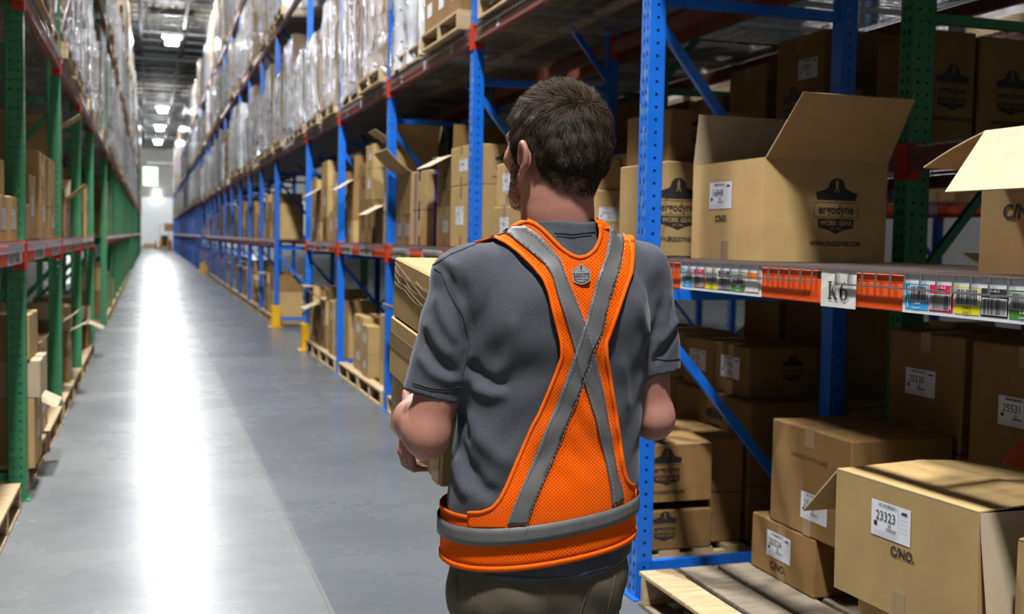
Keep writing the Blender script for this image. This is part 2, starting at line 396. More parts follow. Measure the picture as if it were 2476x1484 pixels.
# ------------------------------------------------------------------ rack components (u = depth into the rack, y along, z up)
def plate(b, P, w_, h_, cols, pitch, z_start, mi=0, hole=(.010, .014)):
    """vertical plate with rows of holes; P(a, z) maps across/height to 3D"""
    cols = sorted(cols); hw, hh = hole[0] / 2, hole[1] / 2
    def q(a0, a1, z0, z1): b.add([P(a0, z0), P(a1, z0), P(a1, z1), P(a0, z1)], [(0, 1, 2, 3)], mi)
    e = [0]
    for c in cols: e += [c - hw, c + hw]
    e.append(w_)
    for i in range(0, len(e), 2): q(e[i], e[i + 1], 0, h_)
    for c in cols:
        z = z_start; last = 0
        while z + hh < h_:
            q(c - hw, c + hw, last, z - hh); last = z + hh; z += pitch
        q(c - hw, c + hw, last, h_)
def post_mesh(u0, u1, wy, H, mats, front_cols, side_cols, rear, side):
    """hollow post from u0 to u1 (open profile closed at the back), wy along the aisle; aisle side carries the teardrop slots"""
    b = MB(); s = side
    fu, bu = (u1, u0) if rear else (u0, u1)
    plate(b, lambda a, z: (s * fu, a, z), wy, H, front_cols, .05, .04, 1, (.011, .020))
    plate(b, lambda a, z: (s * (u0 + a), 0, z), u1 - u0, H, side_cols, .05, .03, 0, (.011, .011))
    plate(b, lambda a, z: (s * (u0 + a), wy, z), u1 - u0, H, side_cols, .05, .03, 0, (.011, .011))
    b.box(min(s * bu, s * (bu + (.003 if rear else -.003))), max(s * bu, s * (bu + (.003 if rear else -.003))), 0, wy, 0, H, 0)
    b.add([(s * u0, 0, H), (s * u1, 0, H), (s * u1, wy, H), (s * u0, wy, H)], [(0, 1, 2, 3)], 0)
    return b.mesh('post', mats)
class Rack: pass
def rack_kit(side, color, depth, uw, wy, H, n2):
    k = Rack(); k.side = side; k.depth = depth; k.uw = uw; k.wy = wy; k.color = color; s = side
    mats = [color, color + '_worn' if color == 'blue' else color]
    fc = (wy * .3, wy * .7); sc = (uw * .5,) if n2 == 1 else (uw * .28, uw * .72)
    k.post_f = post_mesh(0, uw, wy, H, mats, fc, sc, False, s)
    k.post_r = post_mesh(depth - uw, depth, wy, H, mats, fc, sc, True, s)
    k.hz = []; k.dg = []
    zs = [.125, 1.235, 2.405, 3.6, 4.8, 6.0, 7.0]; zs = [z for z in zs if z < H]
    for z in zs:
        b = MB(); b.box(min(s * uw, s * (depth - uw)), max(s * uw, s * (depth - uw)), wy * .3, wy * .3 + .03, z - .02, z + .02); k.hz.append(b.mesh('horizontal_brace', [color]))
    for za, zb in zip(zs, zs[1:]):
        b = MB(); A = Vector((s * (uw - .01), wy * .5, zb - .09)); B_ = Vector((s * (depth - uw + .01), wy * .5, za + .07))
        d = (B_ - A); nrm = Vector((-d.z, 0, d.x)).normalized() * .018
        v = []
        for p in (A, B_):
            for o_ in (nrm, -nrm):
                for yy in (-.014, .014): v.append(p + o_ + Vector((0, yy, 0)))
        b.add(v, [(0, 1, 3, 2), (4, 6, 7, 5), (0, 4, 5, 1), (2, 3, 7, 6), (0, 2, 6, 4), (1, 5, 7, 3)], 0); k.dg.append(b.mesh('diagonal_brace', [color]))
    b = MB(); b.box(min(-s * .02, s * (uw + .03)), max(-s * .02, s * (uw + .03)), -.03, wy + .03, 0, .008); k.foot = b.mesh('foot_plate', [color])
    return k
def beam_mesh(side, u_face, length, mat, inward):
    """step beam, face at u_face, top at z=0"""
    s = side; b = MB(); u0, u1 = u_face, u_face + inward * .045
    uh = u_face + inward * .022
    a, c = sorted((s * u0, s * u1)); e, f_ = sorted((s * u0, s * uh))
    b.cbox(a, c, 0, length, -.095, -.022, .003); b.cbox(e, f_, 0, length, -.024, 0, .002)
    return b.mesh('beam', [mat])
def clip_mesh(side, u_face, wy, first):
    """connector bolted over the post face; local y=0 at the beam end"""
    s = side; b = MB(); t = .006
    a, c = sorted((s * u_face, s * (u_face - t * (1 if u_face < .5 else -1)))); 
    if first: b.box(a, c, -wy * .75, 0, -.135, .02)
    else: b.box(a, c, 0, wy * .75, -.135, .02)
    e, f_ = sorted((s * u_face, s * (u_face + (.06 if u_face < .5 else -.06))))
    if first: b.box(e, f_, .0, .005, -.135, .02)
    else: b.box(e, f_, -.005, 0, -.135, .02)
    return b.mesh('beam_clip', ['red_clip'])
def deck_mesh(side, depth, length, fine=True):
    """welded wire deck with a waterfall lip over the front beam"""
    s = side; b = MB(); r = .0032 if fine else .004
    n = int(length / .06); sp = length / n
    for i in range(n):
        y = sp * (i + .5)
        b.bar((s * -.004, y, .006), (s * (depth - .02), y, .006), r)
        if (i % 20) < 19: b.bar((s * -.006, y, .008), (s * -.006, y, -.034), r)
    m_ = int(depth / .10)
    for j in range(m_ + 1): u = .03 + (depth - .06) * j / m_; b.bar((s * u, .0, .011), (s * u, length, .011), r)
    b.bar((s * -.004, 0, .009), (s * -.004, length, .009), r)
    seg = 20 * sp; y = 0
    while y < length: b.bar((s * -.009, y + sp * .5, -.034), (s * -.009, min(y + seg - sp * 1.5, length), -.034), r); y += seg
    for yy in (.25, .5, .75): b.box(min(0, s * depth), max(0, s * depth), length * yy - .012, length * yy + .012, -.024, .0)
    return b.mesh('wire_deck', ['wire'])
B = 2.515
CELLS = [('cyan', 'label', 0), ('crimson', 'label', 1), ('lyellow', 'ink', 0), ('ink', 'label', 1), ('lgreen', 'label', 0), ('lorange', 'label', 1)]
LM = ['label', 'ink', 'cyan', 'crimson', 'lyellow', 'lgreen', 'lorange']
def strip_mesh(side, n, bay, level_txt=True, length=.57, h_=.10):
    """white location strip with coloured barcode cells, facing the aisle; local origin at beam top, starts y=0"""
    s = side; b = MB(); b.box(min(0, -s * .002), max(0, -s * .002), 0, length, -h_ + .005, .005, 0)
    # facing -s*x: right direction for a viewer in the aisle
    if s > 0: fd = Face2D(b, (-.002, length, -h_ + .005), (0, -1, 0), (0, 0, 1))
    else: fd = Face2D(b, (.002, 0, -h_ + .005), (0, 1, 0), (0, 0, 1))
    cw = (length - .02) / 6; rnd = random.Random(bay * 7 + n)
    for i in range(n):
        c, t, hi = CELLS[i]; ci = LM.index(c); ti = LM.index(t)
        a = .012 + i * cw; z0, z1 = .010, h_ - .024
        fd.rect(a, a + cw - .004, z0, z1, ci, 1)
        if hi: y0, y1, ty = z0 + .004, z1 - .022, z1 - .011
        else: y0, y1, ty = z0 + .022, z1 - .004, z0 + .011
        lx_ = a + (.018 if i == 0 else .005); rx_ = a + cw - (.020 if i == 1 else .009)
        fd.rect(lx_ - .002, rx_ + .002, y0, y1, 0, 2)
        if i == 5: continue
        x = lx_ + .002
        while x < rx_ - .003:
            wd = rnd.choice((.0012, .0012, .0022, .0035)); fd.rect(x, x + wd, y0 + .002, y1 - .002, 1, 3); x += wd + rnd.choice((.0012, .002))
        fd.text('G-%02d-%s' % (bay, 'ABCDE'[i]), a + cw / 2, ty + .0055, .0095, ti, 3, .01)
        fd.text('Level %d' % (i + 1), a + cw / 2, ty - .0055, .0105, ti, 3, .01)
        if i in (0, 1):
            ax = a + (.010 if i == 0 else cw - .012)
            fd.rect(ax - .0018, ax + .0018, z0 + .008, z1 - .006, 0, 3)
            if i == 0: fd.poly([(ax - .004, z0 + .010), (ax, z0 + .002), (ax + .004, z0 + .010)], 0, 3)
            else: fd.poly([(ax - .004, z1 - .010), (ax + .004, z1 - .010), (ax, z1 - .002)], 0, 3)
    return b.mesh('location_label', LM)
def small_tag_mesh(side, txt):
    s = side; b = MB(); fd = Face2D(b, (-s * .001, 0, -.05), (0, -s, 0), (0, 0, 1))
    fd.rect(-.03, .03, -.03, .03, 0); fd.text(txt, 0, 0, .035, 1); return b.mesh('beam_tag', ['label', 'ink'])
# ------------------------------------------------------------------ rack rows
XR, XL, XG, XF = 1.87, -.63, 4.06, 6.60
LV = [1.372, 2.73, 4.65, 6.35]
RY = [1.515 + B * i for i in range(6)] + [17.78 + B * i for i in range(10)]; RY += [RY[-1] + 3.69 + B * i for i in range(23)]
LY = [3.865 + B * i for i in range(5)] + [18.1 + B * i for i in range(10)]; LY += [LY[-1] + 4.18 + B * i for i in range(18)]
def join(items):
    b = MB(); mats = []
    for me, off in items:
        mp = []
        for q in me.materials:
            if q not in mats: mats.append(q)
            mp.append(mats.index(q))
        b.add([(v.co.x + off[0], v.co.y + off[1], v.co.z + off[2]) for v in me.vertices], [tuple(p.vertices) for p in me.polygons], [mp[p.material_index] for p in me.polygons])
    return b, mats
_bm = {}
def get(key, fn):
    if key not in _bm: _bm[key] = fn()
    return _bm[key]
def row(side, x0, ys, kit, levels, beam_mat, skip_l1, name, first_no, detail, sharelab, sharegrp, strips=True, lab1='orange_beam'):
    s = side
    for i, y in enumerate(ys):
        last = i == len(ys) - 1
        nb = 0 if last else ys[i + 1] - y - kit.wy; nb = round(nb, 3)
        no = i + first_no
        near = i < detail
        lab = f'{name}, {ORD[no]} bay from the camera' if near else sharelab
        root = empty('pallet_rack', (x0, y, 0), label=lab, cat='pallet rack', group=None if near else sharegrp)
        parts = [('post', kit.post_f, (0, 0, 0)), ('post', kit.post_r, (0, 0, 0)), ('foot_plate', kit.foot, (0, 0, 0)), ('foot_plate', kit.foot, (s * (kit.depth - kit.uw), 0, 0))]
        parts += [('horizontal_brace', q, (0, 0, 0)) for q in kit.hz] + [('diagonal_brace', q, (0, 0, 0)) for q in kit.dg]
        subs = []
        for li, z in enumerate(levels):
            if last or (li == 0 and i in skip_l1): continue
            bmn = lab1 if li == 0 else beam_mat
            bf = get(('b', s, nb, bmn), lambda: beam_mesh(s, 0, nb, bmn, 1)); br = get(('r', s, nb, bmn, kit.depth), lambda: beam_mesh(s, kit.depth, nb, bmn, -1))
            dk = get(('d', s, nb, kit.depth, near), lambda: deck_mesh(s, kit.depth, nb, near))
            for q, uu in ((bf, 0), (br, kit.depth)):
                kids = []
                for first in (1, 0):
                    cm = get(('c', s, uu, kit.wy, first), lambda: clip_mesh(s, uu, kit.wy * .66, first))
                    kids.append(('beam_clip', cm, (0, 0 if first else nb, 0)))
                if uu == 0 and li == 0 and strips:
                    base = 86 - 2 * i if s > 0 else 41 + 2 * i
                    for q2, yy in enumerate((.93, 2.45) if nb < 3 else (.5, 2.)):
                        if s > 0: y_ = yy - .32 if q2 == 0 else yy - .83
                        else: y_ = yy - .45 if q2 == 0 else yy - .75
                        if s > 0 and i == 0: y_ = (2.428 - .57 - y - kit.wy, 3.134 - y - kit.wy)[q2]
                        kids.append(('location_label', get(('s', s, base, q2, near), lambda: strip_mesh(s, 6, base + q2)), (0, y_, 0)))
                if uu == 0 and li == 1 and near:
                    for q2 in range(3): kids.append(('beam_tag', get(('t', s, q2), lambda: small_tag_mesh(s, '%s%d' % ('KJK'[q2], q2 + 4))), (0, .45 + .75 * q2, 0)))
                subs.append((q, (0, kit.wy, z), kids))
            parts.append(('wire_deck', dk, (0, kit.wy, z)))
        if near:
            for nme, me, off in parts: obj(nme, me, root).location = off
            for q, off, kids in subs:
                bo = obj('beam', q, root); bo.location = off
                for nme, me, o2 in kids: obj(nme, me, bo).location = o2
        else:
            key = ('far', s, nb, tuple(levels), i in skip_l1, kit.color, last)
            def mk():
                its = [(me, off) for _, me, off in parts]
                for q, off, kids in subs:
                    its.append((q, off)); its += [(me, tuple(a + b_ for a, b_ in zip(off, o2))) for _, me, o2 in kids]
                b, mats = join(its); return b.mesh('rack_bay', mats)
            obj('rack_frame', get(key, mk), root)
kitR = rack_kit(1, 'blue', .95, .068, .08, 7.0, 1)
kitL = rack_kit(-1, 'green', 1.0, .090, .085, 7.0, 2)
kitG = rack_kit(-1, 'green', 1.06, .11, .085, 7.0, 2)
row(1, XR, RY, kitR, LV, 'red_beam', {5, 15}, 'blue pallet rack with orange shelf beams on the right', 1, 10, 'distant blue pallet rack bay far down the right side of the aisle', 'distant blue rack bays on the right')
row(-1, XL, LY, kitL, LV, 'red_beam', {4, 14}, 'green pallet rack with red shelf beams on the left', 1, 8, 'distant green pallet rack bay far down the left side of the aisle', 'distant green rack bays on the left')
row(-1, XG, [1.385 + B * i for i in range(7)], kitG, [1.86, 2.74, 4.65], 'red_beam', set(), 'dark green pallet rack behind the right blue rack', 1, 4, 'green pallet rack bay behind the right blue rack, deep in shadow', 'green racks behind the blue rack', False, 'red_beam')
row(1, XF, [4.2 + B * i for i in range(6)], kitR, [1.84, 3.2, 4.65], 'red_beam', set(), 'blue rack across the next aisle, glimpsed between the cartons', 1, 0, 'blue pallet rack across the next aisle glimpsed through the right racks', 'racks across the next aisle')

# K6 sign taped over the first right beam (a sub-part of that beam)
b = MB(); fd = Face2D(b, (-.003, .17, -.098), (0, -1, 0), (0, 0, 1))
g = 5
b.add([(-.003 - .0003 * ((i * 2 + j) % 3), .17 * (1 - i / g), -.102 + .106 * j / g) for j in range(g + 1) for i in range(g + 1)], [(j * (g + 1) + i, j * (g + 1) + i + 1, (j + 1) * (g + 1) + i + 1, (j + 1) * (g + 1) + i) for j in range(g) for i in range(g)], 0)
# K and 6 in a bold serif-like hand: built from strokes
class Squash:
    def __init__(s, f): s.f = f
    def rect(s, x0, x1, y0, y1, mi, k): s.f.rect(.004 + x0 * .97, .004 + x1 * .97, .004 + y0 * .80, .004 + y1 * .80, mi, k)
    def poly(s, p, mi, k): s.f.poly([(.004 + x * .97, .004 + y * .80) for x, y in p], mi, k)
def K6(fd):
    k = 4
    for a in ((.040, .049, .018, .082), (.034, .055, .078, .082), (.034, .055, .018, .022), (.064, .081, .078, .082), (.066, .084, .018, .022)): fd.rect(a[0], a[1], a[2], a[3], 1, k)
    fd.poly([(.049, .045), (.070, .079), (.075, .079), (.049, .038)][::-1], 1, k); fd.poly([(.053, .048), (.060, .055), (.081, .020), (.070, .020)][::-1], 1, k)
    n = 20
    def ring(cx, cy, rx, ry, ix, iy, t0, t1):
        for q in range(n):
            a0 = t0 + (t1 - t0) * q / n; a1 = t0 + (t1 - t0) * (q + 1) / n
            fd.poly([(cx + rx * math.cos(a0), cy + ry * math.sin(a0)), (cx + rx * math.cos(a1), cy + ry * math.sin(a1)), (cx + ix * math.cos(a1), cy + iy * math.sin(a1)), (cx + ix * math.cos(a0), cy + iy * math.sin(a0))], 1, k)
    ring(.113, .038, .019, .021, .010, .017, 0, 2 * math.pi); ring(.122, .046, .028, .037, .019, .034, math.radians(95), math.radians(205))
K6(Squash(fd))
first = [o for o in COL.objects if o.name == 'pallet_rack'][0]
bm0 = [c for c in first.children if c.name.startswith('beam') and abs(c.location.z - LV[0]) < .01 and c.data.name.startswith('beam')][0]
sg = b.build('bay_sign', ['paper', 'ink'], bm0, False); sg.location = (0, 2.628 - RY[0] - .08, 0); sg['label'] = 'white paper sign reading K6'

# yellow post guards
gm = MB(); gm.cbox(-.045, -.028, -.03, .11, 0, .34, .004); gm.cbox(-.045, .09, -.045, -.030, 0, .34, .004); gm.cbox(-.045, .09, .11, .125, 0, .34, .004); gm.box(-.09, .13, -.09, .17, 0, .008)
gmesh = gm.mesh('post_guard', ['yellow'])
for (x, y, l) in ((XR, RY[5], 'yellow steel guard at the blue post before the rack tunnel'), (XR, RY[6], 'yellow steel guard at the blue post after the rack tunnel'), (XR, RY[15], 'small yellow guard at the second rack tunnel, near side'), (XR, RY[16], 'small yellow guard at the second rack tunnel, far side')):
    o = obj('post_guard', gmesh); o.location = (x, y, 0); tag(o, l, 'post guard')

# ------------------------------------------------------------------ cartons
FACES = {'-x': lambda dx, dy: ((-dx / 2, dy / 2, 0), (0, -1, 0), dy), '-y': lambda dx, dy: ((-dx / 2, -dy / 2, 0), (1, 0, 0), dx),
         '+x': lambda dx, dy: ((dx / 2, -dy / 2, 0), (0, 1, 0), dy), '+y': lambda dx, dy: ((dx / 2, dy / 2, 0), (-1, 0, 0), dx)}
def flap_mesh(L_, W_, mat, taper=.0, bend=0.0):
    """flap hinged along local x (0..W), extending along +y"""
    b = MB(); t = .004; n = 4; vo = []
    for i in range(n + 1):
        f = i / n; y = L_ * f; zz = bend * f * f
        for a in (0, 1):
            x = (W_ - taper * f) if a else taper * f
            vo += [(x, y, zz), (x, y, zz + t)]
    fs = []; mi = []
    for i in range(n):
        k = i * 4
        fs += [(k, k + 4, k + 6, k + 2), (k + 1, k + 3, k + 7, k + 5), (k, k + 1, k + 5, k + 4), (k + 2, k + 6, k + 7, k + 3)]; mi += [1, 0, 2, 2]
    fs += [(0, 2, 3, 1), (n * 4, n * 4 + 1, n * 4 + 3, n * 4 + 2)]; mi += [2, 2]
    b.add(vo, fs, mi); return b.mesh('flap', [mat, 'card_in', 'card_in'])
def carton_parts(root, dx, dy, h, mat='card', num=None, lab=('-x', .42, .55, .30, .26), crests=(), tape=True, opens=None, cno=None, small='50', seam=True, tapemat='tape', text=None):
    b = MB(); bm_ = [mat, 'ink', mat, 'card_in']
    if opens is None: b.cbox(-dx / 2, dx / 2, -dy / 2, dy / 2, 0, h, .005, 0)
    else:
        t = .005
        b.box(-dx / 2, dx / 2, -dy / 2, dy / 2, 0, t, 0)
        for a in ((-dx / 2, -dx / 2 + t, -dy / 2, dy / 2), (dx / 2 - t, dx / 2, -dy / 2, dy / 2), (-dx / 2 + t, dx / 2 - t, -dy / 2, -dy / 2 + t), (-dx / 2 + t, dx / 2 - t, dy / 2 - t, dy / 2)): b.box(*a, t, h, 0)
    for face, cx, cz, ch in crests:
        o, r, wd = FACES[face](dx, dy); crest(Face2D(b, o, r, (0, 0, 1), .0008), wd * cx, h * cz, ch, 1, 2, ch > .15)
    if cno:
        o, r, wd = FACES[cno[0]](dx, dy); fd = Face2D(b, o, r, (0, 0, 1), .0008); fd.text(cno[4] if len(cno) > 4 else 'C/NO.', wd * cno[1], h * cno[2], cno[3], 1, 2, .03)
    if text:
        o, r, wd = FACES[text[0]](dx, dy); Face2D(b, o, r, (0, 0, 1), .0008).text(text[4], wd * text[1], h * text[2], text[3], 1, 1)
    obj('carton_body', b.mesh('carton_body', bm_), root)
    if num:
        b = MB(); f_, cx, cz, lw, lh = lab; o, r, wd = FACES[f_](dx, dy)
        ship_label(Face2D(b, o, r, (0, 0, 1), .0010), wd * cx, h * cz, min(.17, wd * .8), min(.10, h * .6, wd * .5), num, 1, 0, small)
        b.build('shipping_label', ['label', 'ink', 'ink_grey'], root)
    if tape:
        b = MB(); tw = .026; e = .0009
        if opens is None:
            b.box(-dx / 2 - e, dx / 2 + e, -tw, tw, h, h + e); b.box(-dx / 2 - e, -dx / 2, -tw, tw, h - .07, h); b.box(dx / 2, dx / 2 + e, -tw, tw, h - .07, h)
        if opens is None: b.build('packing_tape', [tapemat], root)
        b = MB(); b.box(-dx / 2 - e, -dx / 2, -tw, tw, .0, .07)
        b.build('packing_tape', [tapemat], root)
    if opens:
        for f_, spec in opens.items():
            ang, ln = spec[0], spec[1]; o, r, wd = FACES[f_](dx, dy); r = Vector(r); inw = Vector((0, 0, 1)).cross(r)   # inward
            fl = obj('flap', flap_mesh(ln, wd - .004, mat, spec[2] if len(spec) > 2 else 0, spec[3] if len(spec) > 3 else 0), root)
            a = math.radians(ang); d = inw * math.cos(a) + Vector((0, 0, 1)) * math.sin(a); nn = r.cross(d)
            p = Vector(o) + Vector((0, 0, h + .001)) + r * .002
            fl.matrix_local = Matrix(((r.x, d.x, nn.x, p.x), (r.y, d.y, nn.y, p.y), (r.z, d.z, nn.z, p.z), (0, 0, 0, 1)))
    return root
def carton(x0, x1, y0, y1, z0, z1, label, rz=0, group=None, tilt=0, **kw):
    dx, dy, h = x1 - x0, y1 - y0, z1 - z0
    e = empty('carton', ((x0 + x1) / 2, (y0 + y1) / 2, z0), rz, label=label, cat='cardboard box', group=group)
    if tilt: e.rotation_euler = (tilt, 0, rz)
    carton_parts(e, dx, dy, h, **kw); return e
zD = LV[0] + .0145
# --- right rack, first bay, shelf above the K6 beam
carton(2.05, 2.56, 3.44, 3.98, zD, 1.752, 'open carton numbered 16848 on the shelf above the K6 beam', num='16848', small='100', lab=('-x', .42, .66, .34, .36), crests=(('-y', .58, .52, .20),), cno=('-x', .44, .42, .032), opens={'-y': (130, .27, .03), '+y': (80, .2), '+x': (95, .24)})
carton(1.95, 2.45, 1.70, 2.25, zD, 1.735, 'open carton at the right edge of the shelf, cream flap folded out', num='14471', lab=('-x', .28, .74, .30, .30), cno=('-x', .26, .42, .048), opens={'-x': (234, .19), '+y': (192, .26, .02, .02), '-y': (262, .2)})
b = MB(); rnd = random.Random(3); n = 14
for j in range(n + 1):
    for i in range(n + 1):
        th = i / n * 2 * math.pi; ph = j / n * math.pi / 2; r = 1 + .06 * math.sin(3 * th + j) + rnd.uniform(-.04, .04)
        b.v.append((2.125 + .155 * r * math.cos(th) * math.cos(ph), 2.07 + .15 * r * math.sin(th) * math.cos(ph), 1.60 + .23 * r * math.sin(ph)))
for j in range(n):
    for i in range(n): k = j * (n + 1) + i; b.f.append((k, k + 1, k + n + 2, k + n + 1)); b.mi.append(0)
tag(b.build('plastic_bag', ['black_bag'], smooth=True), 'shiny black plastic bag bulging out of the open carton at the right edge', 'plastic bag')
b = MB(); n = 10
for i in range(n + 1):
    f = i / n; zz = zD + .001 + .055 * max(0, f - .35) ** 1.5 * 1.4
    for x in (2.10, 2.32): b.v += [(x + .20 * f, 2.30 + .42 * f, zz), (x + .20 * f, 2.30 + .42 * f, zz + .005)]
for i in range(n):
    k = i * 4; b.f += [(k, k + 4, k + 6, k + 2), (k + 1, k + 3, k + 7, k + 5), (k, k + 1, k + 5, k + 4), (k + 2, k + 6, k + 7, k + 3)]
b.f += [(0, 2, 3, 1), (n * 4, n * 4 + 1, n * 4 + 3, n * 4 + 2)]; b.mi = [0] * len(b.f)
tag(b.build('cardboard_sheet', ['card_in']), 'loose curled cardboard sheet lying on the wire deck above the K6 sign', 'cardboard sheet')
# --- right rack, first bay, floor level
c = carton(1.95, 2.50, 2.20, 2.80, .432, .785, 'large carton numbered 23323 at lower right, top flaps closed', tilt=-.022, num='23323', lab=('-x', .43, .72, .29, .30), cno=('-x', .52, .50, .036), opens={'-x': (3, .30, .01), '+x': (3, .27), '+y': (222, .24), '-y': (262, .25)})
carton(2.02, 2.50, 2.24, 2.78, .142, .430, 'plain carton carrying the tilted carton numbered 23323')
carton(1.99, 2.48, 1.58, 2.12, .142, .745, 'torn carton in the lower right corner of the picture', opens={'-x': (12, .2), '+y': (6, .24), '-y': (100, .2)})
carton(2.33, 2.76, 3.47, 3.92, .142, .362, 'low carton with a white label on the grey pallet boards', mat='card_dark', num='25524', lab=('-x', .45, .58, .30, .30), cno=('-x', .45, .2, .04))  # dark card here paints in the shade under the shelf
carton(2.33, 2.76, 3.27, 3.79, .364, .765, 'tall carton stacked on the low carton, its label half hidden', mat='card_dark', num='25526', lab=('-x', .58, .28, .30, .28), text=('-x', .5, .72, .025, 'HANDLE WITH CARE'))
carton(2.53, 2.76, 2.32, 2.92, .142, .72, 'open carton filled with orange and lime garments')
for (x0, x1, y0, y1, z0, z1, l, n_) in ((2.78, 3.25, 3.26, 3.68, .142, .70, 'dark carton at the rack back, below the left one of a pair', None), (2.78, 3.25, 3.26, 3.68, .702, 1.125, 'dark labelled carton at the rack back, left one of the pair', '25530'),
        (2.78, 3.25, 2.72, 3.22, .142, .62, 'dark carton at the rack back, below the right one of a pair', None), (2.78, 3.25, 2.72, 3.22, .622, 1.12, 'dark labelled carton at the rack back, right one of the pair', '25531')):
    carton(x0, x1, y0, y1, z0, z1, l, mat='card_dark', num=n_, lab=('-x', .45, .55, .28, .28))  # shade at the rack back is put into the darker card
for k, (mt, l, x, y, z, s_) in enumerate((('orange_fabric', 'bright orange garment heaped on the carton behind the 23323 carton', 2.64, 2.74, .72, .10), ('lime_fabric', 'lime garment beside the orange one behind the 23323 carton', 2.64, 2.50, .72, .11))):
    b = MB(); n = 18; rnd = random.Random(k)
    for j in range(n + 1):
        for i in range(n + 1):
            th = i / n * 2 * math.pi; ph = j / n * math.pi / 2; r = 1 + .10 * math.sin(5 * th + 2 * ph + k) + .06 * math.sin(9 * th)
            b.v.append((x + s_ * r * math.cos(th) * math.cos(ph), y + s_ * 1.2 * r * math.sin(th) * math.cos(ph), z + .003 + .115 * math.sin(ph) * r))
    for j in range(n):
        for i in range(n): q = j * (n + 1) + i; b.f.append((q, q + 1, q + n + 2, q + n + 1)); b.mi.append(0)
    tag(b.build('folded_garment', [mt], smooth=True), l, 'garment')
# --- right rack, second bay (seen through the first frame)
for a in ((2.54, 2.92, 4.35, 4.66, .752, .985, 'labelled carton behind the diagonal brace, right of its twin', dict(num='21798', lab=('-x', .48, .55, .62, .55), crests=(('-y', .6, .55, .12),))),
          (2.54, 2.92, 4.67, 4.98, .752, .985, 'labelled carton behind the diagonal brace, left of its twin', dict(num='21798', lab=('-x', .48, .55, .62, .55))),
          (2.50, 2.93, 4.25, 4.97, .382, .750, 'wide carton beneath the two labelled cartons behind the brace', dict(crests=(('-x', .55, .6, .2),))),
          (2.50, 2.93, 4.25, 4.97, .142, .380, 'lowest carton of the stack behind the brace', {}),
          (1.98, 2.30, 4.20, 4.72, .142, .312, 'lower printed carton beside the foot of the nearest blue frame', dict(crests=(('-y', .30, .56, .13),))),
          (1.98, 2.29, 4.20, 4.72, .350, .590, 'upper printed carton beside the foot of the nearest blue frame', dict(crests=(('-y', .32, .58, .16),), opens={'-x': (60, .2), '-y': (5, .25), '+y': (60, .2)})),
          (2.31, 2.48, 4.26, 4.90, .142, .36, 'narrow carton right of the printed pair, lower', dict(crests=(('-x', .8, .5, .15),))),
          (2.31, 2.48, 4.26, 4.90, .362, .60, 'narrow carton right of the printed pair, upper', dict(crests=(('-x', .8, .5, .15),))),
          (2.07, 2.50, 4.25, 4.75, zD, 1.79, 'printed carton on the shelf right behind the nearest blue post', dict(crests=(('-y', .12, .52, .22),))),
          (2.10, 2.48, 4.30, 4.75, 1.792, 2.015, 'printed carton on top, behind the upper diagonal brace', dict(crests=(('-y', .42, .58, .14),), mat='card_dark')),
          (2.10, 2.235, 5.10, 5.50, zD, 1.70, 'narrow labelled carton on the shelf right of the head', dict(num='20431', lab=('-y', .5, .62, .62, .80))),
          (2.12, 2.235, 5.12, 5.48, 1.702, 1.86, 'narrow carton standing on top of the one right of the head', {}),
          (2.245, 2.36, 5.08, 5.52, zD, 1.885, 'tall narrow carton between the head and the nearest blue post', {}),
          (1.98, 2.42, 6.00, 6.44, zD, 1.64, 'lower labelled carton on the shelf just left of the face', dict(num='19002', lab=('-x', .5, .55, .4, .42))),
          (1.99, 2.42, 6.00, 6.42, 1.642, 1.895, 'upper labelled carton on the shelf just left of the face', dict(num='19003', lab=('-x', .5, .55, .4, .42))),
          (1.93, 2.36, 7.95, 8.42, zD, 1.65, 'lower carton with a purple tape stripe on the shelf', dict(tapemat='ink')),
          (1.93, 2.36, 7.95, 8.42, 1.652, 1.945, 'upper carton with a purple tape stripe and orange sticker', dict(tapemat='ink')),
          (1.93, 2.36, 8.46, 8.72, zD, 1.63, 'labelled carton left of the purple taped pair, lower', dict(num='18850', lab=('-x', .5, .5, .6, .7))),
          (1.93, 2.36, 8.73, 9.03, zD, 1.63, 'labelled carton beside the fourth blue post', dict(num='18851', lab=('-x', .5, .5, .6, .7))),
          (1.93, 2.40, 8.46, 9.02, 1.632, 1.96, 'carton with a drooping open flap, left of the purple taped pair', dict(opens={'-x': (150, .25, 0, -.05), '+y': (170, .25)}))):
    x0, x1, y0, y1, z0, z1, l, kw = a
    carton(x0, x1, y0, y1, z0, z1, l, **{**(dict(mat='card_dark') if z1 < 1.2 and y0 < 5 else {}), **kw})  # low cartons behind the frame get dark card in place of shade
# purple stripes
M['purple'] = new_mat('purple_tape', (.07, .05, .28), .4)
for (zz0, zz1) in ((zD, 1.65), (1.652, 1.945)):
    rt = [o for o in COL.objects if o.name.startswith('carton') and not o.name.startswith('carton_') and 'purple tape stripe' in o.get('label', '') and abs(o.location.z - zz0) < .01][0]
    b = MB(); b.box(-.217, -.2155, .10, .135, 0, zz1 - zz0); b.box(-.16, -.125, -.2365, -.2355, 0, zz1 - zz0); b.build('purple_stripe', ['purple'], rt)
    if zz0 > 1.5: b = MB(); b.box(-.12, -.07, -.2372, -.2360, .08, .20); b.build('orange_sticker', ['lorange'], rt)
